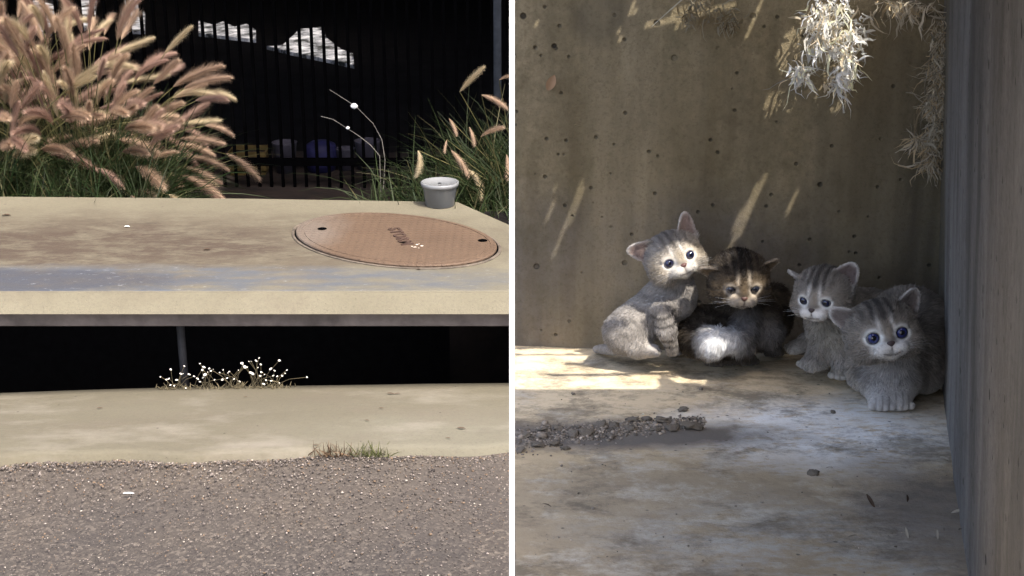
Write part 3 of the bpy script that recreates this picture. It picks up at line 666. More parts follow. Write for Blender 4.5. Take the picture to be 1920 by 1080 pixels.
floor_s = [lambda x, y: 962 < x < 1262 and 668 < y < 730 and not (abs(y-(684+.012*(x-1100))) < 2.4 and x > 1060) and not (abs(y-(703-.01*(x-1100))) < 2.2 and x > 1030) and (x < 1235 or y < 702),
           lambda x, y: 975 < x < 1090 and 655 < y < 664, lambda x, y: 1140 < x < 1210 and 662 < y < 667,
           lambda x, y: 1268 < x < 1352 and 688 < y < 718 and abs(y-703) > 3.5, lambda x, y: 962 < x < 1010 and 655 < y < 662]
plane_s = [(1.235, ell(1190, 600, 15, 26, -20)), (1.19, ell(1354, 645, 52, 42)), (1.245, ell(1305, 515, 9, 34, 8)), (1.245, ell(1208, 464, 13, 10)),
           (1.19, ell(1487, 512, 26, 8)), (1.285, ell(1560, 40, 62, 72)), (1.285, ell(1590, 115, 32, 48)), (1.285, ell(1500, 130, 28, 28)), (1.31, ell(1300, 12, 75, 18)),
           (1.27, ell(1765, 110, 10, 30)), (1.27, ell(1745, 195, 14, 6)), (1.27, ell(1722, 262, 16, 8))]
hole_rnd = random.Random(3)
def chamber_open(x, y):
    z0 = ZR; jx = mnoise.noise(Vector((x*70, y*70, 0)))*4.5
    for Yp, t in plane_s:
        k = (Yp - y)/(-SUN.y)
        if k <= 0: continue
        px, py = topix((x - SUN.x*k, Yp, z0 - SUN.z*k))
        if t(px+jx, py+jx): return True
    # wall hit
    k = (1.335 - .12*(x) - y)/(-SUN.y - .12*SUN.x*-1*-1) if False else None
    k = 0.0
    a = -SUN.y; # Y grows by a per unit, x shrinks by SUN.x
    k = (1.335 - .12*x - y)/(a - .12*SUN.x)
    P = (x - SUN.x*k, y + a*k, z0 - SUN.z*k)
    if P[2] > fz(P[1]):
        px, py = topix(P); return any(t(px+jx*.7, py) for t in wall_s)
    k = (z0 - .957 + .1*(y-1.12))/(SUN.z - .1*a); P = (x - SUN.x*k, y + a*k, z0 - SUN.z*k)
    px, py = topix(P)
    return any(t(px+jx*1.5, py+jx*.2) for t in floor_s)
sheet_with_holes('cover_sheet', .0, .72, .47, 1.39, ZR, .004, chamber_open, ROOFM, ch, .002)

# ------------------------------------------------------------------ kittens
def norm(a): return a/np.linalg.norm(a, axis=-1, keepdims=True)
def smin(a, b, k):
    h = np.clip(.5+.5*(b-a)/k, 0, 1); return b*(1-h)+a*h - k*h*(1-h)
def rc(P, a, b, ra, rb):        # tapered capsule
    ba = b-a; t = np.clip(((P-a)@ba)/max(ba@ba, 1e-9), 0, 1); return np.linalg.norm(P-a-t[..., None]*ba, axis=-1) - (ra+(rb-ra)*t)
def el(P, c, r):
    q = (P-c)/r; k0 = np.linalg.norm(q, axis=-1); k1 = np.linalg.norm(q/r, axis=-1)+1e-9; return k0*(k0-1)/k1
def rotm(yaw, pitch, roll):
    return np.array((Matrix.Rotation(math.radians(yaw), 3, 'Z') @ Matrix.Rotation(-math.radians(pitch), 3, 'X') @ Matrix.Rotation(-math.radians(roll), 3, 'Y')))
EYE = np.array([1.15, -2.02, .1]); ER = .66
class Kitten:
    def __init__(s, base, head, body, paws, ears, pal, s_head=1., kk=.9, long=1.0):
        s.base = np.array(base)*100; s.R = rotm(*head['rot']); s.hs = s_head
        eyemid = np.array([0, -2.6, .1])*s_head
        s.hp = np.array(at(*head['eyes'], head['Y']))*100 - s.base - s.R@eyemid
        s.body = [(k, np.array(a)*100-s.base, np.array(b)*100-s.base if k == 'c' else np.array(b), c) for k, a, b, c in body]
        s.paws = [(np.array(p)*100-s.base, np.array(d), r) for p, d, r in paws]
        s.ears = ears; s.pal = pal; s.kk = kk; s.long = long; s.lid = pal.get('lid', 0); s.er = ER*pal.get('es', 1); s.eye = np.array([1.15, -2.68+s.er, .1])
    def local(s, P): return (P - s.hp)@s.R/s.hs
    def ear_d(s, Q, e):
        bs, up, fw, h, w0 = [np.array(x) if hasattr(x, '__len__') else x for x in e]
        up = norm(up); ac = norm(np.cross(up, fw)); fw = np.cross(ac, up); q = Q - bs
        a, u, f = q@ac, q@up, q@fw; t = np.clip(u/h, -.3, 1)
        wd = w0*np.sqrt(np.clip(1-np.clip(t, 0, 1)**1.35, 0, 1)); f0 = .42*(a/w0)**2 - .15*t
        dd = np.maximum.reduce([np.abs(f-f0)-.15, (np.abs(a)-wd)*.75, u-h, -(u+.5)]); return dd, a, u, f-f0
    def head_d(s, P):
        Q = s.local(P)
        d = el(Q, np.array([0, .1, .35]), np.array([2.95, 2.75, 2.55]))
        for sx in (-1, 1):
            d = smin(d, el(Q, np.array([sx*1.75, -.9, -.85]), np.array([1.3, 1.35, 1.15])), .8)
            d = smin(d, el(Q, np.array([sx*.60, -2.62, -1.0]), np.array([.82, .78, .62])), .22)
        d = smin(d, el(Q, np.array([0, -2.25, -1.55]), np.array([.62, .6, .42])), .35)
        d = smin(d, rc(Q, np.array([0, -2.1, .55]), np.array([0, -2.85, -.48]), .55, .42), .45)
        for sx in (-1, 1):
            e = s.eye*np.array([sx, 1, 1]); c = -(np.linalg.norm(Q - e - np.array([sx*.05, -.25, 0]), axis=-1) - s.er); d = -smin(-d, -c, .12)
            d = smin(d, rc(Q, np.array([sx*.78, -2.42, .60]), np.array([sx*1.6, -2.18, .52-s.lid*.15]), .24+s.lid*.1, .20), .25)
        for e in s.ears: d = smin(d, s.ear_d(Q, e)[0], .28)
        return d*s.hs
    def body_d(s, P):
        d = None
        for k, a, b, c in s.body:
            q = rc(P, a, b, *c) if k == 'c' else el(P, a, b)
            d = q if d is None else smin(d, q, s.kk)
        for p, dr, r in s.paws:
            dr = dr/np.linalg.norm(dr); sd = np.cross(dr, [0, 0, 1.]); d = smin(d, el(P, p, np.array([r*1.05, r*1.05, r*.85])), .35)
            for k in range(4):
                o = (k-1.5)*.5*r; c = p + sd*o*1.15 + dr*(r*.85 - abs(k-1.5)*.14*r) + np.array([0, 0, -.18*r]); d = smin(d, np.linalg.norm(P-c, axis=-1)-r*.38, .05)
        return d
    def sdf(s, P): 
        d = smin(s.body_d(P), s.head_d(P), .7)
        fl = (fz((P[..., 1]+s.base[1])/100)*100 - s.base[2]); return np.maximum(d, fl + .02 - P[..., 2])
    def build_mesh(s, h=.12):
        pts = [s.hp + s.R@np.array(q)*s.hs for q in ((-5, 0, 0), (5, 0, 0), (0, -4, 0), (0, 4, 0), (0, 0, 5), (0, 0, -3))]
        lo = np.min(pts, 0); hi = np.max(pts, 0)
        for k, a, b, c in s.body:
            r = max(c) if k == 'c' else max(b); lo = np.minimum(lo, a-r); hi = np.maximum(hi, a+r)
            if k == 'c': lo = np.minimum(lo, b-r); hi = np.maximum(hi, b+r)
        for p, _, r in s.paws: lo = np.minimum(lo, p-2*r); hi = np.maximum(hi, p+2*r)
        lo -= .5; hi += .5; n = np.ceil((hi-lo)/h).astype(int)
        # coarse to fine is not needed: evaluate slab by slab
        gx = lo[0]+h*np.arange(n[0]); gy = lo[1]+h*np.arange(n[1]); gzv = lo[2]+h*np.arange(n[2])
        D = np.empty(n, np.float32)
        for i in range(n[0]):
            Y_, Z_ = np.meshgrid(gy, gzv, indexing='ij'); D[i] = s.sdf(np.stack([np.full_like(Y_, gx[i]), Y_, Z_], -1))
        ins = D < 0; D_ = D
        # surface nets
        cells = np.zeros(np.array(n)-1, int)
        for a in (0, 1):
            for b in (0, 1):
                for c in (0, 1): cells += ins[a:n[0]-1+a, b:n[1]-1+b, c:n[2]-1+c]
        act = (cells > 0) & (cells < 8); idx = -np.ones(act.shape, int); ids = np.argwhere(act); idx[act] = np.arange(len(ids))
        V = lo + h*(ids+.5)
        for _ in range(5):
            d = s.sdf(V); g = np.stack([(s.sdf(V+e)-s.sdf(V-e))/.04 for e in np.eye(3)*.02], -1); gn = np.linalg.norm(g, axis=1, keepdims=True)+1e-6
            V = V - np.clip(d[:, None]/gn, -h*.6, h*.6)*g/gn
        Fq = []
        for ax in range(3):
            o = [0, 0, 0]; o[ax] = 1; sl_a = tuple(slice(0, n[k]-o[k]) for k in range(3)); sl_b = tuple(slice(o[k], n[k]) for k in range(3))
            e = ins[sl_a] != ins[sl_b]; E = np.argwhere(e); u, v_ = [(1, 2), (2, 0), (0, 1)][ax]
            E = E[(E[:, u] > 0) & (E[:, v_] > 0) & (E[:, u] < n[u]-1) & (E[:, v_] < n[v_]-1)]
            U = np.zeros(3, int); U[u] = 1; W = np.zeros(3, int); W[v_] = 1
            q = np.stack([idx[tuple((E-U-W).T)], idx[tuple((E-W).T)], idx[tuple(E.T)], idx[tuple((E-U).T)]], 1)
            flip = ~ins[sl_a][tuple(E.T)]; q[flip] = q[flip][:, ::-1]; Fq.append(q)
        Fq = np.vstack(Fq); Fq = Fq[(Fq >= 0).all(1)]
        return V, Fq
    def colour(s, P):
        p = s.pal; r = np.random.default_rng(5); n = len(P)
        base, dark, pale, warm = [np.array(p[k]) for k in ('base', 'dark', 'pale', 'warm')]
        nz = np.array([mnoise.fractal(Vector(q*.35), 1, 2, 3) for q in P]); hd = s.head_d(P); bd = s.body_d(P); hw = np.clip((bd-hd)/1.2+.5, 0, 1)
        # body: tabby bands
        band = np.sin(P[:, 0]*p['bf'][0] + P[:, 1]*p['bf'][1] + P[:, 2]*p['bf'][2] + 2.2*nz)
        sb = np.clip(band*1.4-.2, 0, 1)[:, None]*p['bs']
        flz = P[:, 2] - (fz((P[:, 1]+s.base[1])/100)*100-s.base[2])
        cb = base*(1+.25*nz[:, None])*(1-sb) + dark*sb
        low = np.clip(1-flz/p.get('palez', 1.6), 0, 1)[:, None]*p.get('lowpale', .8); cb = cb*(1-low)+pale*low
        for A_, B_ in p.get('legs', []):
            A_ = np.array(A_)*100-s.base; B_ = np.array(B_)*100-s.base; ax_ = (B_-A_)/np.linalg.norm(B_-A_); h_ = (P-A_)@ax_; rd = np.linalg.norm((P-A_)-h_[:, None]*ax_, axis=1)
            t = (np.clip(np.sin(h_*7.5+nz*2.5)*1.6-.3, 0, 1)*(rd < 1.3)*(h_ > -.8)*(h_ < np.linalg.norm(B_-A_))*.75)[:, None]; cb = cb*(1-t)+dark*t
        for c, rr, col, wgt in p.get('spots', []):
            dd = np.linalg.norm(P - (np.array(c)*100-s.base), axis=1); t = (np.clip(1.5-dd/rr*1.0, 0, 1)*wgt)[:, None]; cb = cb*(1-t)+np.array(col)*t
        for pp, dr, r_ in s.paws:
            dr = dr/np.linalg.norm(dr); sd = np.cross(dr, [0, 0, 1.]); q_ = P-pp; la = q_@sd; fo = q_@dr; near_ = (np.linalg.norm(q_, axis=1) < 1.4*r_) & (fo > .55*r_)
            wl = np.zeros(n)
            for k in (-1, 0, 1): wl = np.maximum(wl, np.exp(-((la-k*.575*r_)/.075)**2))
            t = (wl*near_*.45)[:, None]; cb = cb*(1-t) + np.array([.04,.035,.035])*t  # dark lines between toes: crease shade put into the coat colour
        # head
        Q = s.local(P); x, y, z = Q.T; ax = np.abs(x); front = np.clip((-y-.3)/1.2, 0, 1)
        ch = base[None]*(1+.2*nz[:, None]); 
        def mixin(c, col, w): w = np.clip(w, 0, 1)[:, None]; return c*(1-w)+np.array(col)*w
        g = lambda v, w: np.exp(-(v/w)**2)
        ch = mixin(ch, warm, .55*front*g(z-.0, 1.6)*p.get('warmth', 1))
        ch = mixin(ch, dark, p['hs']*np.clip((z-1.0)/.8, 0, 1)*(g(ax-.0, .22)+g(ax-.75, .22)+g(ax-1.5, .25)*.7+.75*g(x, .9)))      # crown stripes
        ch = mixin(ch, dark, .7*p.get('cl', 1)*p['hs']*g(z-(.0-.25*(ax-1.9)), .2)*np.clip((ax-1.95)/.3, 0, 1))                                  # eye-corner lines
        ch = mixin(ch, dark, .6*p.get('cl', 1)*p['hs']*g(z+.9, .2)*np.clip((ax-1.8)/.3, 0, 1))
        ch = mixin(ch, pale, .95*front*g(ax-.55, .17)*g(z-1.05, .6))                                                         # pale bars above the inner eye
        ch = mixin(ch, warm*.8, .5*front*g(ax, .36)*g(z-.2, .8)); ch = mixin(ch, dark, .55*(y < -2.2)*g(ax, .42)*g(z+.28, .28))
        ch = mixin(ch, dark, .45*front*p['hs']*g(ax-.62, .14)*g(z+.1, .35))
        de = np.sqrt((ax-1.15)**2 + (z-.1)**2); ch = mixin(ch, np.minimum(pale*1.25, .85), 1.2*front*g(de-.70*s.er/.66, .17)*np.where(z < .25, 1, .5))
        ch = mixin(ch, (.02,.018,.018), 1.1*front*g(de-.50*s.er/.66, .08))
        dm = np.sqrt(((ax-.66)/.8)**2 + ((z+1.0)/.5)**2); ch = mixin(ch, dark*1.6, .35*front*p['hs']*g(dm-1.6, .3)*(y < -1.2)); ch = mixin(ch, pale, 1.3*front*np.clip(1.5-dm, 0, 1)*(y < -1.6))
        ch = mixin(ch, pale, .8*front*np.clip(1.3-np.sqrt((x/.8)**2+((z+1.6)/.45)**2), 0, 1))
        ch = mixin(ch, (.06,.04,.035), .9*(y < -2.4)*g(x, .07)*g(z+1.0, .28)); ch = mixin(ch, (.07,.05,.045), .8*(y < -2.2)*g(z+1.33+.12*np.cos(ax*3), .07)*(ax < .75))
        for e in s.ears:
            dd, a, u, f = s.ear_d(Q, e); t = (dd < .12) & (u > .25); h_, w0 = e[3], e[4]; wd = w0*np.sqrt(np.clip(1-np.clip(u/h_, 0, 1)**1.35, 0, 1)); rim = np.clip(1.0-(wd-np.abs(a))/.35, 0, 1)*np.clip(.3+u/h_, 0, 1); rim = np.maximum(rim, np.clip((u-h_+.5)/.4, 0, 1))
            cin = np.array(p.get('earin', (.10,.065,.06)))*(1-.8*rim[:, None]) + pale*.8*rim[:, None]; cout = base*.8*(1-.8*rim[:, None]) + pale*.8*rim[:, None]
            ce = np.where((f > 0)[:, None], cin, cout)*(.75+.25*np.clip(u/1.2, 0, 1))[:, None]; ce = .8*ce+.2*base; ch = np.where(t[:, None], ce, ch)
        c = cb*(1-hw[:, None]) + ch*hw[:, None]; return np.clip(c, .008, .85), hw
    def build(s, label, nfur=60000, seed=1):
        t = thing('kitten', s.base/100, label, 'kitten', 'kittens huddled in the corner')
        V, Fq = s.build_mesh(); col, hw = s.colour(V)
        me = npmesh('body', V*.01, Fq, col, True); me.materials.append(SKIN); o = link('body', me, None, t, False)
        # fur
        r = np.random.default_rng(seed); q = V[Fq]; ar = .5*np.linalg.norm(np.cross(q[:, 2]-q[:, 0], q[:, 3]-q[:, 1]), axis=1)
        fi = r.choice(len(Fq), nfur, p=ar/ar.sum()); uv = r.random((nfur, 2)); a, b, c, d = [q[fi, k] for k in range(4)]; u, v = uv[:, :1], uv[:, 1:]
        P = (a*(1-u)+b*u)*(1-v) + (d*(1-u)+c*u)*v
        N = np.cross(c-a, d-b); N = N/(np.linalg.norm(N, axis=1, keepdims=True)+1e-9)
        g = s.sdf(P+N*.1) - s.sdf(P-N*.1); N = N*np.where(g > 0, 1, -1)[:, None]
        C, hw = s.colour(P); Q = s.local(P); de = np.linalg.norm(Q - s.eye, axis=1); de = np.minimum(de, np.linalg.norm(Q - s.eye*np.array([-1, 1, 1]), axis=1))*.66/s.er
        nose = s.hp + s.R@np.array([0, -3.1, -.4])*s.hs; dn = np.linalg.norm(P-nose, axis=1)
        isear = np.zeros(nfur, bool)
        for e in s.ears: dd, _, uu, _ = s.ear_d(Q, e); isear |= (dd < .15) & (uu > .3)
        head_len = np.clip(.10+.085*(dn-.6), .07, .44)*np.clip((de-.60)/.8, .12, 1); head_len[isear] = .16
        dpaw = np.min([np.linalg.norm(P-pp, axis=1)/r_ for pp, _, r_ in s.paws], 0)
        flz = P[:, 2] - (fz((P[:, 1]+s.base[1])/100)*100-s.base[2]); body_len = np.clip(.10+.17*(flz-.2), .13, .42)*s.long*np.clip((dpaw-.9)/1.6, .42, 1)
        L = (head_len*hw + body_len*(1-hw))*r.uniform(.6, 1.25, nfur)
        fl = (P-nose); fl[:, 2] -= .25*np.linalg.norm(fl, axis=1)*(1-hw); fl = fl - (fl*N).sum(1, keepdims=True)*N; fl = fl/(np.linalg.norm(fl, axis=1, keepdims=True)+1e-6)
        tuft = np.array([mnoise.noise_vector(Vector(q_*1.1)) for q_ in P]); shade = np.array([mnoise.noise(Vector(q_*1.7)+Vector((9, 4, 2))) for q_ in P])
        L = L*(1+.5*shade); D = norm(N*.42 + tuft*.55*s.pal.get('tuft', 1) + fl*.9 + r.normal(0, .17, (nfur, 3))); S = norm(np.cross(D, r.normal(size=(nfur, 3)))); wd = (.018+.009*r.random((nfur, 1)))*np.where(L[:, None] < .15, .7, 1)
        M = P + D*L[:, None]*.55; T = P + norm(D+fl*.35+np.array([0, 0, -.12]))*L[:, None]
        ok = (de > .67) & (dn > .3); ok &= flz > .12; P, M, T, S, wd, C, L = [k[ok] for k in (P, M, T, S, wd, C, L)]; n = len(P)
        VV = np.stack([P-S*wd, P+S*wd, M+S*wd*.75, M-S*wd*.75, T], 1); br = r.lognormal(0, .15, (n, 1, 1))*(1+.55*s.pal.get('tuft', .7)*shade[ok])[:, None, None]
        CC_ = np.repeat(C[:, None, :], 5, 1)*br*np.array([.88, .88, 1.02, 1.02, 1.15])[None, :, None]
        fb = (np.arange(n)*5)[:, None]; tris = np.concatenate([fb+np.array([[0, 1, 2]]), fb+np.array([[0, 2, 3]]), fb+np.array([[3, 2, 4]])])
        me = npmesh('fur', VV.reshape(-1, 3)*.01, tris, np.clip(CC_.reshape(-1, 3), .006, .9)); me.materials.append(FUR); link('fur', me, None, t, False)
        # eyes
        for sx in (-1, 1):
            ce = s.hp + s.R@(s.eye*np.array([sx, 1, 1]))*s.hs; n1, n2 = 28, 20; vv = []; cc = []
            for i in range(n2+1):
                th = math.pi*i/n2
                for j in range(n1): 
                    ph = 2*math.pi*j/n1; l = np.array([math.sin(th)*math.cos(ph), -math.cos(th), math.sin(th)*math.sin(ph)]); vv.append((ce + s.R@(l*s.er*s.hs))*.01)
                    ang = math.degrees(th); k = .5+.5*math.sin(ph*9)*.3
                    cc.append((.002,.002,.004) if ang < 26 else (np.array(s.pal['iris'])*(.7+.5*k) if ang < 48 else ((.004,.004,.008) if ang < 58 else (.16,.16,.18))))
            ff_ = [(i*n1+j, i*n1+(j+1) % n1, (i+1)*n1+(j+1) % n1, (i+1)*n1+j) for i in range(n2) for j in range(n1)]
            me = npmesh('eye', vv, ff_, np.array(cc), True); me.materials.append(EYEM); link('eye', me, None, t, False)
        # nose
        vv = []; nn = 14
        for i in range(9):
            th = math.pi*i/8
            for j in range(nn):
                ph = 2*math.pi*j/nn; zz = math.sin(th)*math.sin(ph); l = np.array([math.sin(th)*math.cos(ph)*(.32+.14*zz), -math.cos(th)*.2, zz*.26]); vv.append((s.hp + s.R@(l+np.array([0, -3.2, -.55]))*s.hs)*.01)
        ff_ = [(i*nn+j, i*nn+(j+1) % nn, (i+1)*nn+(j+1) % nn, (i+1)*nn+j) for i in range(8) for j in range(nn)]
        me = npmesh('nose', vv, ff_, np.repeat(np.array([s.pal.get('nose', (.055,.036,.036))]), len(vv), 0), True); me.materials.append(NOSEM); link('nose', me, None, t, False)
        wb = Bag()
        for sx in (-1, 1):
            for k in range(4):
                a = np.array([sx*.9, -2.9, -.85-.09*k]); b_ = a + np.array([sx*(1.8+.3*(k % 3)), .3-.25*(k % 2), .25-.22*k]); mid = (a+b_)/2 + np.array([0, -.15, .12])
                wb.add(tube_vf([Vector((s.hp + s.R@p_*s.hs)*.01) for p_ in (a, mid, b_)], [.00008, .00006, .00003], 3, False))
        me = pydata('whisker', wb.v, wb.f); me.materials.append(WHISK); link('whisker', me, None, t, False)
        return t
SKIN = tintmat('kitten_coat', .9, sheen=.2); FUR = tintmat('kitten_fur', .75, trans=.25, spec=.15)
EYEM = tintmat('eye_wet', .06, spec=.7); NOSEM = tintmat('nose_skin', .45, spec=.4); WHISK = plain('whisker_white', (.7,.7,.7), .5)

def W(px, py, Y): return at(px, py, Y)
def onf(px, py, lift=.0):       # point resting on the sloping chamber floor, raised by lift
    Y = 1.2
    for _ in range(12):
        q = atz(px, py, fz(Y)); Y = q.y
    return Vector((q.x, q.y, q.z+lift))
def ear(sx, up=(.75, .15, .75), fw=(.35, -1, .1), h=2.25, w0=1.2, bs=(2.0, .1, 1.75)):
    m_ = np.array([sx, 1, 1]); return (np.array(bs)*m_, np.array(up)*m_, np.array(fw)*m_, h, w0)
GREY = dict(base=(.235,.215,.195), dark=(.075,.068,.062), pale=(.72,.69,.65), warm=(.34,.28,.21), bf=(1.2, .5, 4.2), bs=.40, hs=.75, iris=(.010,.012,.045))

# K1 sitting side-on at the left, head turned to the viewer
p1 = onf(1262, 667)
K1 = Kitten(onf(1215, 664), dict(rot=(8, 16, 20), eyes=(1275, 486), Y=1.225),
    [('c', W(1184, 618, 1.262), W(1243, 566, 1.262), (2.4, 2.0)), ('c', W(1243, 566, 1.262), W(1262, 520, 1.255), (1.95, 1.6)), ('e', W(1272, 556, 1.252), (1.75, 1.7, 2.1), None),
     ('e', W(1176, 622, 1.247), (2.35, 1.6, 2.05), None), ('c', W(1172, 640, 1.245), W(1200, 657, 1.235), (1.1, .6)), ('c', W(1196, 657, 1.232), W(1222, 659, 1.232), (.62, .55)),
     ('c', W(1242, 582, 1.235), W(1250, 620, 1.228), (1.05, .75)), ('c', W(1250, 620, 1.228), W(1261, 656, 1.236), (.72, .58)),
     ('c', W(1150, 655, 1.27), W(1118, 655, 1.30), (.6, .35))],
    [(p1+Vector((.000, 0, .006)), (.5, -.85, 0), .78), (W(1226, 658, 1.232), (1, -.3, 0), .62)],
    [ear(-1, up=(.95, .05, .42), fw=(.25, -1, -.1), h=2.3, w0=1.15), ear(1, up=(.42, .1, .95), fw=(.3, -1, .1), h=2.5, w0=1.1)],
    dict(GREY, es=.76, base=(.34,.315,.29), pale=(.54,.51,.47), warm=(.36,.30,.21), warmth=1.1, bf=(2.2, 1.0, 3.4), bs=.28, hs=.5, lowpale=.3, earin=(.22,.15,.13), nose=(.11,.05,.042), tuft=.35, legs=[(W(1246, 600, 1.23), W(1261, 656, 1.236))]), s_head=.93, long=.68)
# K2 dark tabby looking down
K2 = Kitten(onf(1370, 665), dict(rot=(3, -8, 1), eyes=(1394, 544), Y=1.195),
    [('e', W(1400, 598, 1.262), (3.0, 2.4, 3.3), None), ('c', W(1400, 600, 1.255), W(1398, 520, 1.235), (2.3, 2.0)), ('e', W(1322, 618, 1.258), (2.4, 2.0, 2.3), None), ('e', W(1448, 588, 1.272), (2.0, 1.6, 3.0), None), ('c', W(1300, 645, 1.25), W(1330, 656, 1.225), (1.2, .9)),
     ('c', W(1440, 590, 1.24), W(1447, 625, 1.232), (1.2, .9)), ('c', W(1447, 625, 1.232), W(1450, 652, 1.24), (.85, .68)),
     ('c', W(1300, 632, 1.24), W(1336, 640, 1.212), (1.5, 1.1)), ('c', W(1336, 642, 1.212), onf(1342, 682, .008), (1.12, .8)), ('c', W(1378, 637, 1.214), onf(1367, 680, .008), (1.05, .75)), ('c', W(1395, 605, 1.23), W(1398, 655, 1.222), (1.2, .75)), ('e', W(1402, 622, 1.245), (2.2, 1.6, 2.0), None)],
    [(onf(1448, 668, .007), (.1, -1, 0), .85), (onf(1402, 684, .006), (.3, -1, 0), .8), (onf(1340, 686, .006), (-.3, -1, 0), .78), (onf(1368, 684, .006), (.2, -1, 0), .74)],
    [ear(-1, up=(1, .0, .05), fw=(.1, -1, -.75), h=1.9, w0=1.1, bs=(2.1, -.3, 1.15)), ear(1, up=(1, .1, .2), fw=(.1, -1, -.6), h=1.9, w0=1.0, bs=(2.1, -.1, 1.35))],
    dict(es=.72, base=(.07,.056,.042), dark=(.014,.011,.009), pale=(.34,.29,.23), warm=(.11,.078,.045), bf=(1.0, .5, 3.0), bs=.7, legs=[(W(1446, 600, 1.235), W(1449, 655, 1.235))], hs=1.0, lowpale=.15, iris=(.018,.02,.03), lid=1, warmth=1.25, earin=(.2,.14,.08), nose=(.09,.045,.035),
         long2=1, spots=[(W(1354, 654, 1.20), 2.15, (.84,.82,.80), 1.3), (W(1405, 620, 1.21), 1.8, (.22,.215,.22), .8), (W(1448, 640, 1.22), 2.0, (.17,.16,.155), .7), (W(1400, 675, 1.2), .9, (.03,.025,.02), 1.)]), s_head=.95, long=1.35)
# K3 looking down-left, body behind K4
K3 = Kitten(onf(1550, 690), dict(rot=(-34, -2, 5), eyes=(1526, 567), Y=1.185),
    [('c', W(1565, 590, 1.225), W(1625, 600, 1.245), (2.5, 3.0)), ('c', W(1552, 600, 1.215), W(1545, 545, 1.225), (2.0, 1.9)), ('e', W(1556, 625, 1.215), (1.9, 1.7, 2.2), None),
     ('c', W(1548, 635, 1.205), W(1536, 668, 1.20), (1.25, .95)), ('c', W(1536, 668, 1.20), W(1520, 682, 1.20), (.95, .75)),
     ('c', W(1572, 640, 1.20), W(1580, 685, 1.185), (1.2, .85)), ('c', W(1530, 630, 1.24), W(1492, 652, 1.25), (.9, .65)), ('e', W(1640, 620, 1.235), (3.2, 2.4, 3.0), None)],
    [(onf(1516, 694, .007), (-.9, -.6, 0), .85), (onf(1576, 712, .008), (-.3, -1, 0), .95), (W(1488, 652, 1.25), (-1, -.3, 0), .68)],
    [ear(-1, up=(1, .1, .25), fw=(.1, -.6, -.9), h=2.0, w0=1.0, bs=(2.0, .0, 1.5)), ear(1, up=(.5, .3, .9), fw=(.15, -1, .25), h=2.2, w0=1.35, bs=(1.9, .2, 1.5))],
    dict(GREY, es=.7, base=(.29,.27,.245), hs=.75, cl=.3, lowpale=.9, palez=3.0, bs=.2, warmth=.7, spots=[(W(1562, 625, 1.20), 1.9, (.42,.38,.31), .8)]), s_head=.93)
# K4 front, hunched in the corner
K4 = Kitten(onf(1670, 765), dict(rot=(-4, 17, 13), eyes=(1665, 629), Y=1.095),
    [('e', W(1690, 655, 1.172), (3.7, 3.0, 3.7), None), ('e', W(1703, 606, 1.19), (3.5, 3.0, 3.4), None), ('e', W(1668, 702, 1.145), (2.9, 2.3, 2.2), None), ('e', W(1668, 728, 1.138), (1.9, 1.7, 1.25), None), ('c', W(1670, 690, 1.15), W(1675, 640, 1.14), (2.5, 2.3)),
     ('c', W(1645, 722, 1.14), W(1650, 752, 1.125), (1.2, .9)), ('c', W(1690, 722, 1.14), W(1685, 752, 1.125), (1.2, .9)), ('e', W(1735, 690, 1.17), (1.7, 2.2, 2.4), None), ('e', W(1620, 690, 1.17), (1.6, 2.0, 2.2), None)],
    [(onf(1650, 768, .0075), (-.08, -1, 0), .98), (onf(1684, 767, .0075), (.08, -1, 0), .98)],
    [ear(-1, up=(.9, .12, .62), fw=(.3, -1, -.25), h=2.05, w0=1.05, bs=(2.1, .0, 1.6)), ear(1, up=(.8, .12, .75), fw=(.3, -1, -.1), h=2.15, w0=1.05, bs=(2.1, .1, 1.6))],
    dict(GREY, es=.84, base=(.29,.262,.228), hs=.8, cl=.3, bs=.25, lowpale=.7, palez=3.2, warmth=.35, iris=(.02,.028,.14), earin=(.17,.14,.13),
         spots=[(W(1668, 715, 1.11), 2.6, (.50,.49,.49), .8), (W(1700, 560, 1.16), 3.4, (.20,.175,.145), .6), (W(1755, 690, 1.15), 2.4, (.20,.18,.16), .6)]), s_head=1.05, long=1.25)
K1.build('striped grey kitten sitting side-on at the left with its head tilted and both ears up', seed=1)
K2.build('dark brown tabby kitten looking down, second from the left, with white sunlit paws', seed=2)
K3.build('pale grey kitten third from the left looking down with white forelegs', seed=3)
K4.build('fluffy grey blue-eyed kitten crouched in front against the right wall', nfur=85000, seed=4)

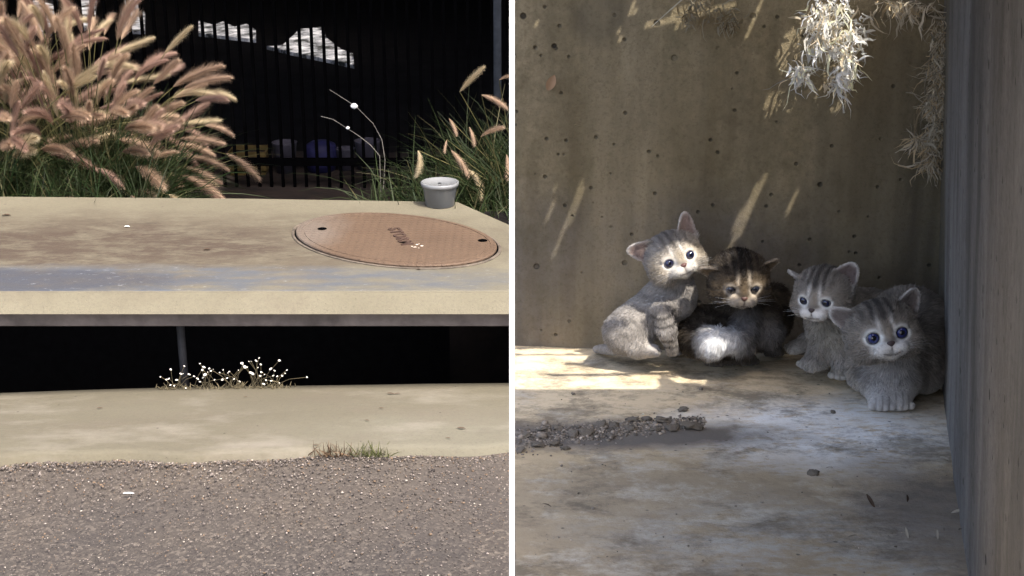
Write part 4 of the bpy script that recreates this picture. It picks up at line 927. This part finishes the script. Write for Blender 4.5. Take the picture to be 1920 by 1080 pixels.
# ------------------------------------------------------------------ dirt clods, crumbs, hanging roots
bm = bmesh.new(); bmesh.ops.create_icosphere(bm, subdivisions=3, radius=1); CL = []
for k in range(6):
    c2 = bm.copy()
    for v in c2.verts: v.co *= 1 + .55*mnoise.fractal(v.co*1.9 + Vector((k*7, 0, 0)), .7, 2.2, 6); 
    for v in c2.verts: v.co.z *= .75
    me = bpy.data.meshes.new('dirt_clod'); c2.to_mesh(me); me.materials.append(CLAY); me.shade_smooth(); CL.append(me); c2.free()
bm.free(); cr = random.Random(4)
pts = [(1280,765,11,'topmost small dark clod at the right end of the dirt ridge'), (1298,795,20,'largest rounded clod at the right end of the dirt ridge'), (1243,785,17,'humped clod right of the gap in the dirt ridge'),
       (1262,800,15,'grey clod low at the right end of the dirt ridge'), (1212,783,12,'clod left of the humped one in the dirt ridge'), (1185,783,15,'round upper clod in the middle of the dirt ridge'),
       (1180,800,13,'flat clod below the middle of the dirt ridge'), (1150,795,12,'narrow clod left of the middle of the dirt ridge'), (1126,792,15,'rounded clod above the left third of the dirt ridge'),
       (1230,803,11,'small clod at the foot of the humped one'), (1100,808,15,'broad clod in the left third of the dirt ridge'), (1075,812,13,'crumbly clod left of the broad one'),
       (1048,800,11,'upper clod in the left part of the dirt ridge'), (1018,802,12,'dark upper clod near the left end of the dirt ridge'), (1040,828,14,'low clod near the front of the left end'),
       (1008,830,14,'wide low clod at the left end of the dirt ridge'), (985,815,13,'clod beside the white panel'), (1060,838,10,'frontmost clod of the dirt ridge'), (975,842,10,'small clod low beside the white panel'), (1145,815,9,'small front clod in the middle of the dirt ridge'),
       (1525,885,13,'flattened dark pebble alone on the open floor'), (1075,737,6,'tiny dark lump behind the dirt ridge'), (1562,772,7,'little dark lump behind the white floor stain')]
for px, py, r_, lab in pts:
    q = onf(px, py + r_*.4); o = bpy.data.objects.new('dirt_clod', cr.choice(CL)); COL.objects.link(o); s = r_/F*.82
    o.location = q + Vector((0, 0, s*.35)); o.scale = (s*cr.uniform(1, 1.45), s, s*cr.uniform(.4, .7)); o.rotation_euler = (cr.uniform(-.3, .3), cr.uniform(-.3, .3), cr.uniform(0, 6.28)); tag(o, lab, 'clod', 'dirt clods on the chamber floor')
def crumbfn(r, n):
    k = n-420; px = np.concatenate([r.uniform(965, 1322, k), r.uniform(965, 1830, 420)]); py = np.concatenate([826 - (px[:k]-965)*.105 + r.normal(0, 8, k)*(1.5-(px[:k]-965)/420), r.uniform(725, 1080, 420)])
    P = np.array([onf(a, b) for a, b in zip(px, py)]); s = r.lognormal(-7.25, .5, n); s[k:] *= .5; P[:, 2] += s*.3
    c = np.array([[.20,.17,.135]])*r.lognormal(0, .4, (n, 1)); return P, np.stack([s*1.3, s, s*.7], 1), np.clip(c, .02, .6)
tag(stones('dirt_crumbs', 2600, crumbfn, None, seedv=8), 'fine dirt crumbs scattered over the chamber floor', 'dirt', kind='stuff')
# dry bits on the floor
STRAW = plain('pale_straw_bit', (.26,.23,.18), .8)
for px, py, l, mt, lab in ((1632,945,.016,DARKBIT,'dark twig bit in the middle of the grey floor'), (1700,940,.012,DARKBIT,'short dark leaf bit right of the twig bit'), (1700,1005,.011,STRAW,'pale straw bit left at the lower right corner'),
                       (1757,1008,.012,STRAW,'pale straw bit beside the foot of the right wall'), (1797,965,.014,STRAW,'pale straw bit stuck at the wall foot'), (1770,865,.011,STRAW,'pale straw bit on the brown stain'), (1748,842,.009,STRAW,'smallest pale straw bit near the crouched kitten'),
                       (1555,883,.012,STRAW,'pale chip beside the flattened pebble'), (1025,953,.01,DARKBIT,'dark splinter standing on the left floor'), (1805,1000,.02,DARKBIT,'dark leaf at the wall foot'), (1598,1012,.012,STRAW,'pale flake near the bottom of the floor')):
    q = onf(px, py, .0025); o = link('dry_bit', leafmesh(l, l*.17, .5), STRAW if mt is WHITEP else mt) if False else link('dry_bit', leafmesh(l*.8, l*.09, .3), mt); o.location = q; o.rotation_euler = (random.uniform(-.6, .6), random.uniform(-.5, .5), random.uniform(0, 3)); tag(o, lab, 'litter')
def tangle(name, regions, n, seed, c0, wmax, lmax, label, depth, dirz=-.9, clumps=None):
    r = np.random.default_rng(seed); V = []; Fq = []; C = []
    for i in range(n):
        px0, py0, rx, ry = regions[r.integers(len(regions))]
        p = np.array(at(px0+r.normal(0, rx*.5), py0+r.normal(0, ry*.5), depth(r))); d = norm(np.array([r.normal(0, .8), r.normal(0, .25), dirz+r.normal(0, .8)])); L = lmax*min(1.8, r.lognormal(-.75, .5))
        wd = wmax*min(1.8, r.lognormal(-.9, .6))+.00015; sd = norm(np.cross(d, [r.normal(0, .4), 1, r.normal(0, .4)])); k = 5; o = len(V); c = np.array(c0)*min(1.15, r.lognormal(-.1, .4))*(np.array([1, .88, .7]) if r.random() < .3 else 1)
        for s in range(k+1):
            ww = wd*math.sin(math.pi*(.12+.86*s/k)); q = p.copy(); q[1] = min(q[1], wallY(q[0])-.002); V += [q-sd*ww, q+sd*ww]; C += [c, c]; p = p+d*L/k; d = norm(d + r.normal(0, .42, 3) + np.array([0, 0, -.08]))
        Fq += [(o+2*s, o+2*s+1, o+2*s+3, o+2*s+2) for s in range(k)]
    o = link(name, npmesh(name, np.array(V), np.array(Fq), np.clip(np.array(C), .01, .9)), DRY)
    return tag(o, label, 'dry grass')
DRY = tintmat('dry_grass', .8, trans=.3)
tangle('dry_grass_clump', [(1560,10,46,26), (1535,45,26,30), (1595,60,26,34), (1590,110,20,30), (1500,135,14,16), (1545,90,30,18), (1578,150,18,14)], 680, 21, (.90,.88,.82), .0016, .028, 'bright sunlit clump of dry white grass hanging against the top of the back wall', lambda r: r.uniform(1.275, 1.30))
tangle('dry_grass_clump', [(1300,10,46,14), (1350,22,40,14), (1368,42,14,10), (1290,30,12,14)], 220, 22, (.30,.27,.2), .0011, .02, 'thin dry grass wisps at the wall top, left of the bright clump', lambda r: r.uniform(1.29, 1.31))
tangle('root_tangle', [(1765,60,18,40), (1755,130,16,30), (1750,190,20,30), (1765,235,26,34), (1745,270,26,24), (1742,300,16,16), (1775,180,14,60), (1720,262,8,6), (1700,12,46,12)], 1200, 23, (.55,.49,.38), .0008, .028, 'tangle of pale brown roots hanging down the corner of the two walls', lambda r: r.uniform(1.245, 1.275))
for pts_, lab in (([(1722,262),(1700,274),(1678,287)], 'single straw poking out of the root tangle to the left'), ([(1285,-6),(1255,20),(1222,50)], 'long thin straw crossing the top of the back wall')):
    v, f = tube_vf([at(a, b, 1.26) for a, b in pts_], [.0007, .0006, .0003], 4); o = link('straw', pydata('straw', v, f), plain('straw', (.5,.46,.36), .7)); tag(o, lab, 'straw')
# snail / leaf stuck on the wall
q = at(1033, 155, 1.322); o = link('curled_leaf', leafmesh(.016, .0045, .5), plain('tan_leaf', (.30,.19,.11), .7)); o.location = q; o.rotation_euler = (math.radians(90), math.radians(-65), 0); tag(o, 'small curled tan leaf stuck high on the back wall', 'leaf')
